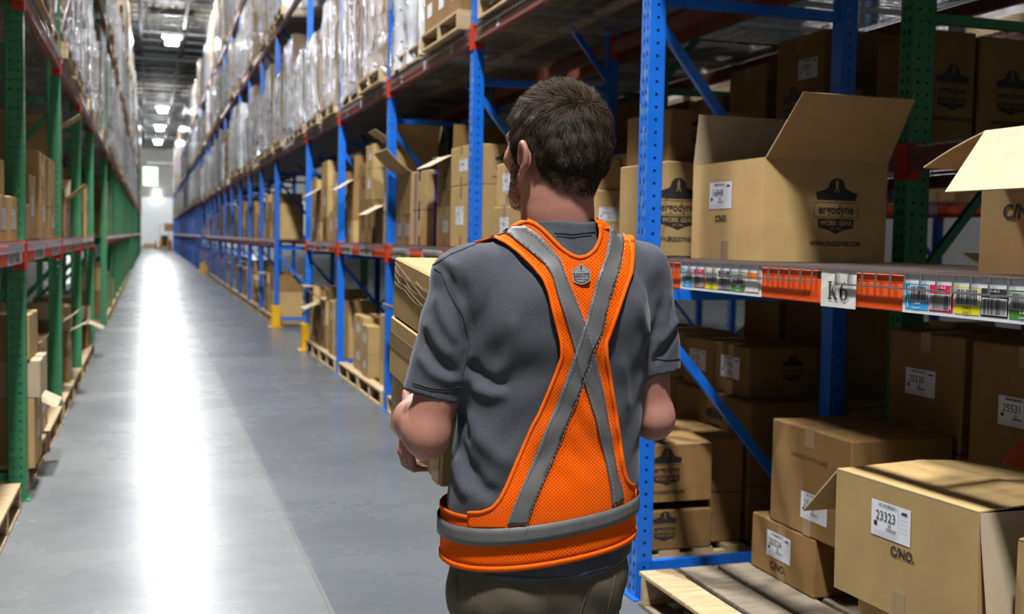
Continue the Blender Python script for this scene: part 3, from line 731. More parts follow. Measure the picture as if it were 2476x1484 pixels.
# --- green rack behind the blue one
for a in ((3.12, 3.62, 4.72, 5.15, 1.876, 2.50, 'tall labelled carton in the green rack, right of the upper brace', dict(crests=(('-x', .38, .42, .2),), num='12004', lab=('-x', .68, .72, .26, .26))),
          (3.15, 3.60, 5.30, 5.70, 1.876, 2.42, 'carton with a pale front label beside the tall one in the green rack', dict(num='12008', lab=('-y', .6, .7, .5, .42))),
          (3.12, 3.62, 5.72, 6.15, 1.876, 2.30, 'dark printed carton high behind the upper brace, nearer one', dict(crests=(('-x', .5, .5, .2),))),
          (3.12, 3.62, 6.6, 7.05, 1.876, 2.30, 'dark printed carton high behind the upper brace, farther one', dict(crests=(('-x', .5, .5, .2),))),
          (3.19, 3.42, 4.02, 4.40, 1.876, 2.38, 'dark printed carton right of the dark green post, left of two', dict(mat='card_dark', crests=(('-y', .5, .5, .2),))),
          (3.44, 3.80, 4.02, 4.40, 1.876, 2.37, 'dark printed carton right of the dark green post, right of two', dict(mat='card_dark', crests=(('-y', .5, .5, .2),))),
          (3.13, 3.55, 4.42, 4.70, 1.876, 2.18, 'labelled carton between the dark blue and dark green posts', dict(num='12012', lab=('-x', .5, .5, .5, .4))),
          ):
    x0, x1, y0, y1, z0, z1, l, kw = a
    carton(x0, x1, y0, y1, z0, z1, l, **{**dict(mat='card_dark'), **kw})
# --- left rack, nearest cartons
for a in ((-1.10, -.66, 5.52, 5.98, zD, 1.61, 'labelled carton at the left edge of the shelf, under a taller one', dict(num='30021', lab=('+x', .5, .5, .4, .38))),
          (-1.12, -.68, 5.50, 5.97, 1.612, 1.785, 'plain carton at the left edge on top of a labelled one', {}),
          (-1.10, -.66, 5.99, 6.35, zD, 1.615, 'labelled carton beside the nearest green post, lower', dict(num='30022', lab=('+x', .5, .5, .45, .45))),
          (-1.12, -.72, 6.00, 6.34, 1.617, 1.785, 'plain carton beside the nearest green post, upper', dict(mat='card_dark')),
          (-1.12, -.66, 4.62, 5.30, .142, .50, 'carton with a torn label in the lower left corner of the picture', dict(num='30100', lab=('+x', .5, .5, .4, .3))),
          (-1.05, -.60, 6.52, 6.95, .142, .53, 'lower carton right of the nearest green post on the floor pallet', dict(num='30101', lab=('+x', .5, .5, .4, .4))),
          (-1.02, -.57, 6.52, 6.95, .532, .74, 'bright cream carton right of the nearest green post', dict(mat='card_in')),
          (-1.05, -.62, 6.50, 6.95, .742, .99, 'carton topping the stack right of the nearest green post', {}),
          (-1.15, -.68, 6.60, 7.15, zD, 1.60, 'carton behind the nearest green post on the shelf, lower', {}),
          (-1.30, -.72, 6.60, 7.25, 1.602, 2.10, 'large plain carton behind the nearest green post, upper', dict(crests=(('-y', .5, .5, .2),)))):
    x0, x1, y0, y1, z0, z1, l, kw = a
    carton(x0, x1, y0, y1, z0, z1, l, **kw)

# ------------------------------------------------------------------ pallets
def pallet_mb(dx, dy, mi_top=0, b=None, o=(0, 0, 0), h=.14):
    """boards run along y, stringers along x, centred at o"""
    b = b or MB(); n = 7; bw = .095; X, Y, Z = o
    for i in range(n):
        x = X - dx / 2 + bw / 2 + (dx - bw) * i / (n - 1); b.box(x - bw / 2, x + bw / 2, Y - dy / 2, Y + dy / 2, Z + h - .018, Z + h, mi_top)
        if i in (0, 3, 6): b.box(x - bw / 2, x + bw / 2, Y - dy / 2, Y + dy / 2, Z, Z + .016, 0)
    for y in (-dy / 2 + .02, 0, dy / 2 - .02): b.box(X - dx / 2, X + dx / 2, Y + y - .019, Y + y + .019, Z + .016, Z + h - .018, 0)
    return b
pm = pallet_mb(1.05, 1.10).mesh('wood_pallet', ['wood'])
pt = empty('wood_pallet', (2.39, 3.36, 0), label='weathered floor pallet at lower right with one pale front board', cat='pallet')
for i in range(6):
    b = MB(); x = -.54 + .175 * i + (.0 if i else 0); b.cbox(x, x + .145, -.60, .60, .122, .140, .003); b.build('deck_board', ['wood' if i == 0 else 'wood_grey'], pt)['label'] = 'pale front board' if i == 0 else 'weathered grey board'
for y in (-.58, 0, .56): b = MB(); b.cbox(-.54, .50, y - .02, y + .02, .018, .122, .003); b.build('stringer', ['wood'], pt)
for x in (-.54, -.05, .40): b = MB(); b.cbox(x, x + .10, -.60, .60, 0, .018, .003); b.build('bottom_board', ['wood_grey'], pt)
def pal(x, y, l, g=None): o = obj('wood_pallet', pm); o.location = (x, y, 0); return tag(o, l, 'pallet', g)
pal(2.42, 2.13, 'floor pallet beneath the carton numbered 23323')
pal(2.42, 4.75, 'floor pallet under the printed cartons of the second right bay')
pal(-1.16, 5.62, 'bare floor pallet in the lower left corner beside the green post')
pal(-1.16, 7.10, 'floor pallet just past the nearest green post')
for k in range(2): pal(3.62, 3.2 + 2.5 * k, 'pallet on the floor of the green rack behind the blue one', 'pallets under the green back rack')

# ------------------------------------------------------------------ carton prototypes and fill
protos = []
def proto(i, **kw):
    e = empty('carton', (0, 0, -50), label='proto', cat='cardboard box'); carton_parts(e, .46, .46, .34, **kw); reg(e); protos.append(e); return e
proto(0, num='20117', lab=('-x', .45, .52, .36, .34))
proto(1, mat='card_dark', crests=(('-x', .5, .5, .15), ('-y', .5, .5, .18)))
proto(2, crests=(('-y', .5, .52, .18),), num='20984', lab=('-x', .6, .5, .3, .3))
proto(3, tape=True)
proto(4, num='17702', lab=('-x', .4, .5, .3, .3), opens={'-x': (150, .2, .01, -.02), '+x': (100, .2), '-y': (120, .2), '+y': (160, .2)})
proto(5, mat='card_dark', opens={'-x': (205, .2), '+y': (170, .22, 0, .03), '-y': (95, .2), '+x': (60, .2)}, crests=(('-x', .5, .5, .15),))
single = [None] * 6
for i, e in enumerate(protos):
    its = []
    for c in e.children:
        me = c.data.copy(); me.transform(c.matrix_local); its.append((me, (0, 0, 0)))
    bb, mats = join(its); single[i] = bb.mesh('carton', mats)
PAL_G = {}
cand = []
def fill(side, x0, y0, y1, lvl, no, seed, rackname, back=False, hmax=None, u0=.03):
    r = random.Random(seed); y = y0 + .03; zb = .142 if lvl == 0 else lvl; hm = hmax or (.74 if lvl == 0 else 1.0); col = 0
    while y < y1 - .34:
        wy = min(r.choice((.34, .40, .46, .52)), y1 - y - .02); dx = r.choice((.40, .44)); z = zb; top = zb + r.uniform(.35, hm); n = 0; off = r.uniform(0, .05); col += 1
        while z < top - .12 or n == 0:
            h = r.choice((.22, .28, .34, .40)); h = min(h, top - z + .1)
            k = r.choice((0, 0, 1, 2, 3, 3)); last = z + h >= top - .12
            if last and r.random() < .38: k = r.choice((4, 5))
            cand.append((y, side, x0 + side * (u0 + off + dx / 2), y + wy / 2, z, dx, wy, h, k, no, lvl, col, n, rackname, back)); z += h + .002; n += 1
        y += wy + r.uniform(.015, .07) if r.random() < .85 else wy + .35
for i in range(len(RY) - 1):
    y0 = RY[i] + .10; y1 = RY[i + 1] - .02
    if i >= 1 and i not in (5, 15):
        ya = {1: 5.1, 2: y0}.get(i, y0)
        fill(1, XR, ya, y1, 0, i, 100 + i, 'right blue rack')
    if i >= 2 and i not in (5, 15): fill(1, XR, y0, 7.9 if i == 2 else y1, zD, i, 200 + i, 'right blue rack', hmax=.85)
    if i in (1, 2, 3): fill(1, XR, y0 if i > 1 else 5.0, y1, 0, i, 300 + i, 'right blue rack', True, 1.1, .50)
    if i in (1, 2, 3, 4): fill(1, XR, y0, y1, zD, i, 400 + i, 'right blue rack', True, .8, .50) if i > 1 else fill(1, XR, 5.55, 5.98, zD, i, 401, 'right blue rack', True, .6, .50)
for i in range(len(LY) - 1):
    y0 = LY[i] + .10; y1 = LY[i + 1] - .02
    if i in (4, 14): continue
    fill(-1, XL, {0: 5.31, 1: 7.0}.get(i, y0), {0: 5.4}.get(i, y1), 0, i, 500 + i, 'left green rack')
    fill(-1, XL, {1: 7.3}.get(i, y0), {0: 5.45}.get(i, y1), zD, i, 600 + i, 'left green rack', hmax=.85)
for i in range(5):
    y0 = 1.5 + B * i; 
    fill(-1, XG, y0 + .02, y0 + 2.35, 0, i, 700 + i, 'green rack behind the blue one, added to block light', False, 1.5, .55)
    if i >= 2: fill(-1, XG, y0 + .02, y0 + 2.35, 1.876, i, 720 + i, 'green rack behind the blue one, added to block light', False, .6, .05 if i < 3 else .55)
for i in range(5): fill(1, XF, 4.3 + B * i, 4.3 + B * i + 2.3, 1.856, i, 740 + i, 'rack across the next aisle', True, .9)
cand.sort(key=lambda c: math.hypot(c[2], c[3]))
NIND = 262
PO = {-1: math.pi, 1: 0}
for c in cand[:NIND]:
    y, s, cx, cy, z, dx, wy, h, k, no, lvl, col, n, rn, back = c
    lv = 'on the floor pallets' if lvl == 0 else 'on the first shelf'
    look = ('labelled', 'printed brown', 'printed labelled', 'plain', 'open flapped', 'open dark')[k]
    if rn.startswith('green rack b') or rn.startswith('rack across'): lab, g = look + ' carton in the shadowed ' + rn, look + ' cartons in the ' + rn
    elif cy < 24: lab, g = f'{look} carton, {("bottom", "second up", "third up", "fourth up", "fifth up", "sixth up")[n]}, {ORD[col]} {"rear" if back else "front"} stack, {"floor" if lvl == 0 else "shelf"} level, {ORD[no + 1]} bay, {rn}', None
    else: lab, g = f'small {look} carton {lv} far down the {rn}', f'far {look} cartons, {rn}, ' + ('floor' if lvl == 0 else 'shelf')
    if cy < 15:
        o = dup(protos[k], (cx, cy, z), PO[s], lab, g, (dx / .46, wy / .46, h / .34))
    else:
        o = obj('carton', single[k]); o.location = (cx, cy, z); o.rotation_euler = (0, 0, PO[s]); o.scale = (dx / .46, wy / .46, h / .34); tag(o, lab, 'cardboard box', g)
rest = cand[NIND:]
bb = MB(); simple = {}
mats = ['card', 'card_dark', 'label']
for c in rest:
    y, s, cx, cy, z, dx, wy, h, k = c[:9]
    bb.box(cx - dx / 2, cx + dx / 2, cy - wy / 2, cy + wy / 2, z, z + h, 1 if k in (1, 5) else 0)
    if k in (0, 2): f_ = cx - s * (dx / 2 + .003); bb.add([(f_, cy - .08, z + h * .3), (f_, cy + .08, z + h * .3), (f_, cy + .08, z + h * .7), (f_, cy - .08, z + h * .7)], [(0, 1, 2, 3)], 2)
    if k == 4: bb.box(cx - s * dx / 2 - .12, cx - s * dx / 2 + .0, cy - wy / 2, cy + wy / 2, z + h, z + h + .006, 0)
tag(bb.build('carton_mass', mats), 'mass of distant cartons along both sides of the aisle', 'cardboard boxes', kind='stuff')
for o in protos:
    for c in list(o.children): bpy.data.objects.remove(c)
    bpy.data.objects.remove(o)
# pallets below the filled bays
for ys, s, x0, nm_ in ((RY, 1, XR, 'right'), (LY, -1, XL, 'left')):
    for i in range(len(ys) - 1):
        if (s > 0 and (i in (0, 5, 15))) or (s < 0 and i in (0, 4, 14)) or i > 14: continue
        for q, yy in enumerate((.66, 1.80)):
            if i == 1 and q == 0: continue
            near = i < 8; c_y = ys[i] + .08 + yy + (.06 if i == 1 else 0)
            o = obj('wood_pallet', pm); o.location = (x0 + s * .52, c_y, 0)
            tag(o, f'floor pallet, {"near" if q == 0 else "far"} half of the {ORD[i + 1]} bay on the {nm_}' if near else f'distant floor pallet under cartons on the {nm_}', 'pallet', None if near else f'distant floor pallets on the {nm_}')

# ------------------------------------------------------------------ wrapped pallet loads
def wrap_mesh(dx, dy, z0, h, seed, puff=.012):
    r = random.Random(seed); b = MB(); nx, nz = 18, 20
    P = []
    for (ax, ay, bx, by) in ((-1, -1, 1, -1), (1, -1, 1, 1), (1, 1, -1, 1), (-1, 1, -1, -1)):
        for i in range(nx): f = i / nx; P.append(((ax + (bx - ax) * f), (ay + (by - ay) * f)))
    n = len(P); ph = [r.uniform(0, 6.28) for _ in range(8)]
    for j in range(nz + 1):
        f = j / nz; z = z0 + h * f
        for i, (px_, py_) in enumerate(P):
            t = i / n * 2 * math.pi
            d = puff + .010 * math.sin(11 * t + ph[0] + 5 * f) + .008 * math.sin(23 * t - 9 * f + ph[1]) + .006 * math.sin(37 * t + ph[2]) + .008 * math.sin(14 * f + 3 * t + ph[3]) + r.uniform(-.011, .011)
            d = max(.003, d)
            l = math.hypot(px_, py_)
            b.v.append((px_ * (dx / 2) + px_ / l * d, py_ * (dy / 2) + py_ / l * d, z + (.012 * math.sin(7 * t + ph[4]) if j in (0, nz) else 0)))
    for j in range(nz):
        for i in range(n): k = j * n; b.f.append((k + i, k + (i + 1) % n, k + n + (i + 1) % n, k + n + i)); b.mi.append(0)
    b.v.append((0, 0, z0 + h + .015)); k = nz * n
    for i in range(n): b.f.append((k + i, k + (i + 1) % n, len(b.v) - 1)); b.mi.append(0)
    # rolled film and small beads added along the sides to catch glints
    def side(u):
        u %= 4; s_ = int(u); f = u - s_; x, y = ((-1 + 2 * f, -1), (1, -1 + 2 * f), (1 - 2 * f, 1), (-1, 1 - 2 * f))[s_]
        nx_, ny_ = ((0, -1), (1, 0), (0, 1), (-1, 0))[s_]; return x * dx / 2 + nx_ * (puff + .016), y * dy / 2 + ny_ * (puff + .016)
    for q in range(34):
        u = r.uniform(0, 4) if q > 12 else round(r.uniform(0, 4)) + r.uniform(-.04, .04); du = r.uniform(-.25, .25); za, zb_ = sorted((r.uniform(0, 1), r.uniform(0, 1)))
        if zb_ - za < .1: zb_ = min(1, za + .15)
        m_ = 5; pts = []
        for c in range(m_ + 1):
            f = c / m_; x, y = side(u + du * f + r.uniform(-.012, .012)); pts.append((x, y, z0 + h * (za + (zb_ - za) * f)))
        o = len(b.v); rr_ = r.uniform(.003, .009)
        for p in pts:
            for a in range(5): t = a / 5 * 6.283; b.v.append((p[0] + rr_ * math.cos(t), p[1] + rr_ * math.sin(t), p[2]))
        for c in range(m_):
            for a in range(5): b.f.append((o + c * 5 + a, o + c * 5 + (a + 1) % 5, o + c * 5 + 5 + (a + 1) % 5, o + c * 5 + 5 + a)); b.mi.append(1)
    for q in range(110):
        x, y = side(r.uniform(0, 4)); z = z0 + h * r.uniform(0.02, 1); R_ = r.uniform(.005, .014); o = len(b.v)
        b.v += [(x + R_, y, z), (x - R_, y, z), (x, y + R_, z), (x, y - R_, z), (x, y, z + R_ * 1.8), (x, y, z - R_ * 1.8)]
        for t in ((0, 2, 4), (2, 1, 4), (1, 3, 4), (3, 0, 4), (2, 0, 5), (1, 2, 5), (3, 1, 5), (0, 3, 5)): b.f.append(tuple(o + i for i in t)); b.mi.append(1)
    return b
def load_parts(h, seed, kind):
    """returns list of (name, mesh, offset)"""
    r = random.Random(seed); dx, dy = r.uniform(.96, 1.04), r.uniform(.94, 1.02); out = []
    b = MB(); n = 6
    for i in range(n): x = -.52 + (1.04 - .1) * i / (n - 1); b.box(x, x + .1, -.5, .5, .103, .12); b.box(x, x + .1, -.5, .5, 0, .016) if i in (0, 3, 5) else None
    for y in (-.48, 0, .48): b.box(-.52, .52, y - .02, y + .02, .016, .103)
    out.append(('wood_pallet', b.mesh('wood_pallet', ['wood']), (0, 0, 0)))
    nz = r.choice((3, 4, 5)); ny = r.choice((2, 3)); cm = r.choice(('card', 'card', 'card_dark')); hh = h / nz
    if kind != 'sheet':
        ps = MB(); ps.cbox(-dx / 4 + .003, dx / 4 - .003, -dy / ny / 2 + .003, dy / ny / 2 - .003, .001, hh - .001, .006)
        fdd = Face2D(ps, (-dx / 4 + .003, dy / ny / 2 - .003, 0), (0, -1, 0), (0, 0, 1)); fdd.rect(.08, .08 + .13, hh * .4, hh * .4 + .09, 1)
        fdd = Face2D(ps, (dx / 4 - .003, -dy / ny / 2 + .003, 0), (0, 1, 0), (0, 0, 1)); fdd.rect(.08, .08 + .13, hh * .4, hh * .4 + .09, 1)
        pm_ = ps.mesh('carton', [cm, 'label'])
        for a in range(2):
            for c in range(ny):
                for z in range(nz): out.append(('carton', pm_, ((a - .5) * dx / 2, (c - (ny - 1) / 2) * dy / ny, .121 + z * hh)))
    if kind == 'wrap': out.append(('stretch_wrap', wrap_mesh(dx, dy, .06, h + .065, seed).mesh('stretch_wrap', ['film', 'film_glint_fold'], True), (0, 0, 0)))
    if kind == 'white': out.append(('stretch_wrap', wrap_mesh(dx, dy, .10, h + .03, seed, .02).mesh('stretch_wrap', ['white_film', 'film_glint_fold'], True), (0, 0, 0)))
    if kind == 'sheet':
        out.append(('carton_stack', (lambda q: (q.cbox(-dx / 2, dx / 2, -dy / 2, dy / 2, .121, h + .12, .01), q.mesh('carton_stack', [cm]))[1])(MB()), (0, 0, 0)))
        w_ = wrap_mesh(dx, dy, .02, h + .11, seed, .025)
        out.append(('plastic_sheet', w_.mesh('plastic_sheet', ['white_film', 'film_glint_fold'], True), (0, 0, 0)))
    return out
KINDS_ = []
hs = (.95, 1.12, 1.28, 1.42)
for i, (hh_, kd) in enumerate([(h, 'wrap') for h in hs] + [(h + .04, 'wrap') for h in hs] + [(1.25, 'bare'), (1.0, 'white'), (1.35, 'white'), (1.3, 'sheet')]):
    pr_ = load_parts(hh_, 40 + i, kd); bb, mats = join([(q[1], q[2]) for q in pr_]); KINDS_.append((hh_, kd, pr_, bb.mesh('wrapped_load', mats)))
for i, h in enumerate((1.75, 1.95)):
    pr_ = load_parts(h, 60 + i, 'wrap'); bb, mats = join([(q[1], q[2]) for q in pr_]); KINDS_.append((h, 'wrap', pr_, bb.mesh('wrapped_load', mats)))
pr_ = load_parts(1.8, 70, 'bare'); bb, mats = join([(q[1], q[2]) for q in pr_]); KINDS_.append((1.8, 'bare', pr_, bb.mesh('tall_load', mats)))
LN = {1: 'second', 2: 'third', 3: 'top'}
loads = []
for ys, s, x0, rn in ((RY, 1, XR, 'right blue rack'), (LY, -1, XL, 'left green rack')):
    for i in range(len(ys) - 1):
        r = random.Random(i * 31 + (7 if s > 0 else 3)); span = ys[i + 1] - ys[i] - .08
        cs = (.58, 1.80) if span < 3 else (.60, 1.80, 2.98)
        for li in (1, 2, 3):
            for q, yc in enumerate(cs):
                k = r.choice((0, 1, 2, 3, 4, 5, 6, 7, 2, 3, 6, 7, 8, 9, 10))
                if li == 3: k = r.choice((2, 3, 6, 7, 12, 13, 13, 14))
                if s > 0 and li == 1 and i == 2: k = (8, 11)[q]
                if s > 0 and li == 1 and i == 3: k = (3, 6)[q]
                if r.random() < .05 and i > 3: continue
                y = ys[i] + .08 + yc + r.uniform(-.03, .03)
                loads.append((math.hypot(x0, y), s, x0 + s * r.uniform(.46, .52), y, LV[li] + .0145, k, i, li, q, rn))
for i in range(6):  # upper loads added to keep the next aisle's light out
    for q, yc in enumerate((.58, 1.80)):
        for li, zz in ((1, 2.74), (2, 4.65)):
            if li == 1 and i < 2: continue
            r = random.Random(i * 9 + q + li); loads.append((60 + i, -1, XG - .53, 1.385 + B * i + .08 + yc, zz + .0145, r.choice((1, 2, 5, 6)), i, li, q, 'green rack behind the blue one, added to block light'))
for i in range(5):
    for q, yc in enumerate((.58, 1.80)):
        r = random.Random(i * 5 + q); loads.append((80 + i, 1, XF + .50, 4.2 + B * i + .08 + yc, 3.2 + .0145, r.choice((1, 2, 5, 6)), i, 1, q, 'rack across the next aisle'))
loads.sort(key=lambda a: a[0])
KW = {'wrap': 'film-wrapped carton load', 'bare': 'unwrapped carton load', 'white': 'white-wrapped carton load', 'sheet': 'load draped in white plastic'}
NL = 290
for a in loads[:NL]:
    d, s, x, y, z, k, i, li, q, rn = a; hh_, kd, pr_, one = KINDS_[k]
    near = y < 30
    lab = f'{KW[kd]}, {("nearer", "farther", "farthest")[q]} in the {ORD[i + 1]} bay, {LN[li]} level, {rn}' if near else f'distant {KW[kd]} on the {LN[li]} level far down the {rn}'
    e = empty('pallet_load', (x, y, z), label=lab, cat='pallet load', group=None if near else f'distant {KW[kd]}s, {LN[li]} level, {rn}')
    if y < 16:
        for nme, me, off in pr_: obj(nme, me, e).location = off
    else: obj('wrapped_cartons', one, e)
bb = None; its = []
for a in loads[NL:]: its.append((KINDS_[a[5]][3], (a[2], a[3], a[4])))
low = MB(); mats = ['card', 'film', 'wood', 'white_film', 'card_dark']
for a in loads[NL:]:
    d, s, x, y, z, k = a[:6]; h = KINDS_[k][0]; kd = KINDS_[k][1]
    low.box(x - .5, x + .5, y - .48, y + .48, z + .12, z + .12 + h, 4 if k % 3 == 0 else 0); low.box(x - .52, x + .52, y - .5, y + .5, z, z + .11, 2)
    if kd != 'bare': low.box(x - .51, x + .51, y - .49, y + .49, z + .08, z + .135 + h, 1 if kd == 'wrap' else 3)
tag(low.build('pallet_load_mass', mats), 'mass of distant wrapped pallet loads on the upper rack levels', 'pallet loads', kind='stuff')

# ------------------------------------------------------------------ far end of the aisle
fy = 103
t = empty('forklift', (1.25, fy, 0), label='small yellow and black forklift at the far end of the aisle', cat='forklift')
b = MB(); b.cbox(-.45, .45, 0, 1.5, .15, .75, .05); b.cbox(-.4, .4, .2, .55, .75, 1.0, .05); b.build('chassis', ['yellow'], t)
b = MB(); b.cbox(-.22, .22, -.05, .02, .3, 1.25, .02); b.cbox(-.28, .28, .6, 1.1, .75, 1.25, .05); b.build('seat', ['dark'], t)
b = MB()
for x in (-.4, .4):
    for y in (.15, 1.3): b.bar((x, y, .7), (x * .9, y, 2.1), .03)
b.box(-.42, .42, .1, 1.35, 2.1, 2.15); b.build('overhead_guard', ['yellow'], t)
for x in (-.45, .35):
    for y in (.25, 1.25): b = MB(); b.bar((x, y, .2), (x + .12, y, .2), .2, n=16); b.build('wheel', ['dark'], t)
t = empty('fire_extinguisher_stand', (1.72, fy - .5, 0), label='small red post at the far end of the aisle beside the forklift', cat='post')
b = MB(); b.bar((0, 0, 0), (0, 0, .75), .12, n=14); b.bar((0, 0, .75), (0, 0, .85), .12, n=14, r2=.04); b.build('post_body', ['red_clip'], t)
t = empty('traffic_cone', (.5, fy + 1, 0), label='orange cone at the far end of the aisle left of the forklift', cat='traffic cone')
b = MB(); b.bar((0, 0, .03), (0, 0, .75), .16, n=16, r2=.03); b.box(-.2, .2, -.2, .2, 0, .03); b.build('cone_body', ['orange_fabric'], t)
M['brown_panel'] = new_mat('brown_panel', (.35, .2, .09), .7)
t = empty('wooden_crate', (1.72, fy + 5, 0), label='brown crate stacked on a white cabinet near the far end wall', cat='crate')
b = MB(); b.cbox(-.45, .45, -.3, .3, 1.62, 2.35, .02); b.build('crate_body', ['brown_panel'], t); b = MB(); b.cbox(-.5, .5, -.35, .35, 0, 1.6, .02); b.build('cabinet_body', ['wall_white'], t)
for k in range(3):
    o = obj('wood_pallet', pm); o.location = (-.25 + .1 * k, fy + 8, .141 * k); tag(o, ('bottom', 'middle', 'top')[k] + ' pallet of the low stack at the far end of the aisle', 'pallet')
# ------------------------------------------------------------------ the worker
import openvdb as vdb
PO_, PTH = Vector((0.745, 2.02, 0)), math.radians(5)
_c, _s = math.cos(PTH), math.sin(PTH)
def w2l(P): d = Vector(P) - PO_; return Vector((d.x * _c + d.y * _s, -d.x * _s + d.y * _c, d.z))
def l2w(p): return PO_ + Vector((p[0] * _c - p[1] * _s, p[0] * _s + p[1] * _c, p[2]))
CL = w2l(CP)
def raydir(x, y): d = CF + CR * ((x - 1238) / F_PX) - CU * ((y - 742) / F_PX); return Vector((d.x * _c + d.y * _s, -d.x * _s + d.y * _c, d.z))

class SDF:
    def __init__(s, lo, hi, vs):
        s.lo = np.array(lo); s.vs = vs; s.n = np.ceil((np.array(hi) - s.lo) / vs).astype(int) + 1
        s.g = np.full(s.n, .05, np.float32)
    def block(s, lo, hi, pad):
        a = np.maximum(0, np.floor((np.array(lo) - pad - s.lo) / s.vs).astype(int)); b = np.minimum(s.n, np.ceil((np.array(hi) + pad - s.lo) / s.vs).astype(int) + 1)
        if (b <= a).any(): return None
        X, Y, Z = np.meshgrid(*[(s.lo[i] + s.vs * np.arange(a[i], b[i])).astype(np.float32) for i in range(3)], indexing='ij')
        return tuple(slice(a[i], b[i]) for i in range(3)), X, Y, Z
    def put(s, sl, d, k, sub=False):
        g = s.g[sl]
        if sub: d = -d; h = np.clip(.5 - .5 * (d - g) / max(k, 1e-6), 0, 1) if k else None; s.g[sl] = np.maximum(g, d) if not k else g * h + d * (1 - h) + k * h * (1 - h)
        elif k: h = np.clip(.5 + .5 * (d - g) / k, 0, 1); s.g[sl] = np.minimum(.05, d * (1 - h) + g * h - k * h * (1 - h))
        else: s.g[sl] = np.minimum(g, d)
    def ell(s, c, r, k=.01, rz=0, rx=0, sub=False):
        c = np.array(c); r = np.array(r); m = r.max(); q = s.block(c - m, c + m, .04)
        if q is None: return
        sl, X, Y, Z = q; X = X - c[0]; Y = Y - c[1]; Z = Z - c[2]
        if rz: a, b = math.cos(rz), math.sin(rz); X, Y = X * a + Y * b, -X * b + Y * a
        if rx: a, b = math.cos(rx), math.sin(rx); Y, Z = Y * a + Z * b, -Y * b + Z * a
        k0 = np.sqrt((X / r[0]) ** 2 + (Y / r[1]) ** 2 + (Z / r[2]) ** 2); k1 = np.sqrt((X / r[0] ** 2) ** 2 + (Y / r[1] ** 2) ** 2 + (Z / r[2] ** 2) ** 2)
        s.put(sl, k0 * (k0 - 1) / np.maximum(k1, 1e-6), k, sub)
    def cap(s, a, b, ra, rb, k=.01, sub=False, flat=None):
        a = np.array(a, float); b = np.array(b, float); m = max(ra, rb); q = s.block(np.minimum(a, b) - m, np.maximum(a, b) + m, .04)
        if q is None: return
        sl, X, Y, Z = q; d = b - a; L2 = d @ d
        t = np.clip(((X - a[0]) * d[0] + (Y - a[1]) * d[1] + (Z - a[2]) * d[2]) / L2, 0, 1)
        D = np.sqrt((X - a[0] - t * d[0]) ** 2 + (Y - a[1] - t * d[1]) ** 2 + (Z - a[2] - t * d[2]) ** 2) - (ra + (rb - ra) * t)
        if flat is not None:
            l = math.sqrt(L2); pl = ((X - b[0]) * d[0] + (Y - b[1]) * d[1] + (Z - b[2]) * d[2]) / l
            D = np.maximum(D, pl)
        s.put(sl, D, k, sub)
    def loft(s, sl_, k=.01, e=2.3, top=None):
        """slices (z, cx, cy, rx, ry)"""
        A = np.array(sl_, float); z0, z1 = A[0, 0], A[-1, 0]; m = A[:, 3].max()
        q = s.block((A[:, 1].min() - m, A[:, 2].min() - m, z0), (A[:, 1].max() + m, A[:, 2].max() + m, z1), .04)
        sl, X, Y, Z = q; zz = Z[0, 0, :]
        # smooth interpolation
        f = lambda c: np.interp(zz, A[:, 0], A[:, c])
        def sm(v): return np.convolve(np.pad(v, 6, mode='edge'), np.ones(13) / 13, 'valid')
        cx, cy, rx, ry = [sm(f(c))[None, None, :] for c in (1, 2, 3, 4)]
        u = np.abs((X - cx) / rx) ** e + np.abs((Y - cy) / ry) ** e
        D = (u ** (1 / e) - 1) * np.minimum(rx, ry) * 1.0
        D = np.maximum(D, np.maximum(z0 - Z, Z - z1)); s.put(sl, D, k)
    def cut(s, n, d):
        """remove where n.p > d"""
        I = [(s.lo[i] + s.vs * np.arange(s.n[i])) for i in range(3)]
        P = n[0] * I[0][:, None, None] + n[1] * I[1][None, :, None] + n[2] * I[2][None, None, :] - d
        s.g = np.maximum(s.g, P.astype(np.float32)); s.g = np.minimum(s.g, .05)
    def polys(s):
        g = s.g.copy(); g[0] = g[-1] = .05; g[:, 0] = g[:, -1] = .05; g[:, :, 0] = g[:, :, -1] = .05
        v = vdb.FloatGrid(.05); v.copyFromArray(g, tolerance=0.0)
        v.transform = vdb.createLinearTransform(voxelSize=s.vs)
        p, t, q = v.convertToPolygons(isovalue=0.0, adaptivity=0.0)
        P = np.array(p) + s.lo; Fs = [tuple(int(i) for i in f) for f in list(t) + list(q)]
        Q = np.array([f[:3] for f in Fs]); C0 = P.mean(0); vol = np.einsum('ij,ij->', P[Q[:, 0]] - C0, np.cross(P[Q[:, 1]] - C0, P[Q[:, 2]] - C0))
        return P, Fs if vol > 0 else [f[::-1] for f in Fs]
def smesh(name, V, Fc, mats, mi=None, smooth=True):
    me = bpy.data.meshes.new(name); me.from_pydata([tuple(p) for p in V], [], Fc)
    for q in mats: me.materials.append(M[q])
    if mi is not None: me.polygons.foreach_set('material_index', mi)
    if smooth: me.polygons.foreach_set('use_smooth', [True] * len(Fc))
    me.update(); return me

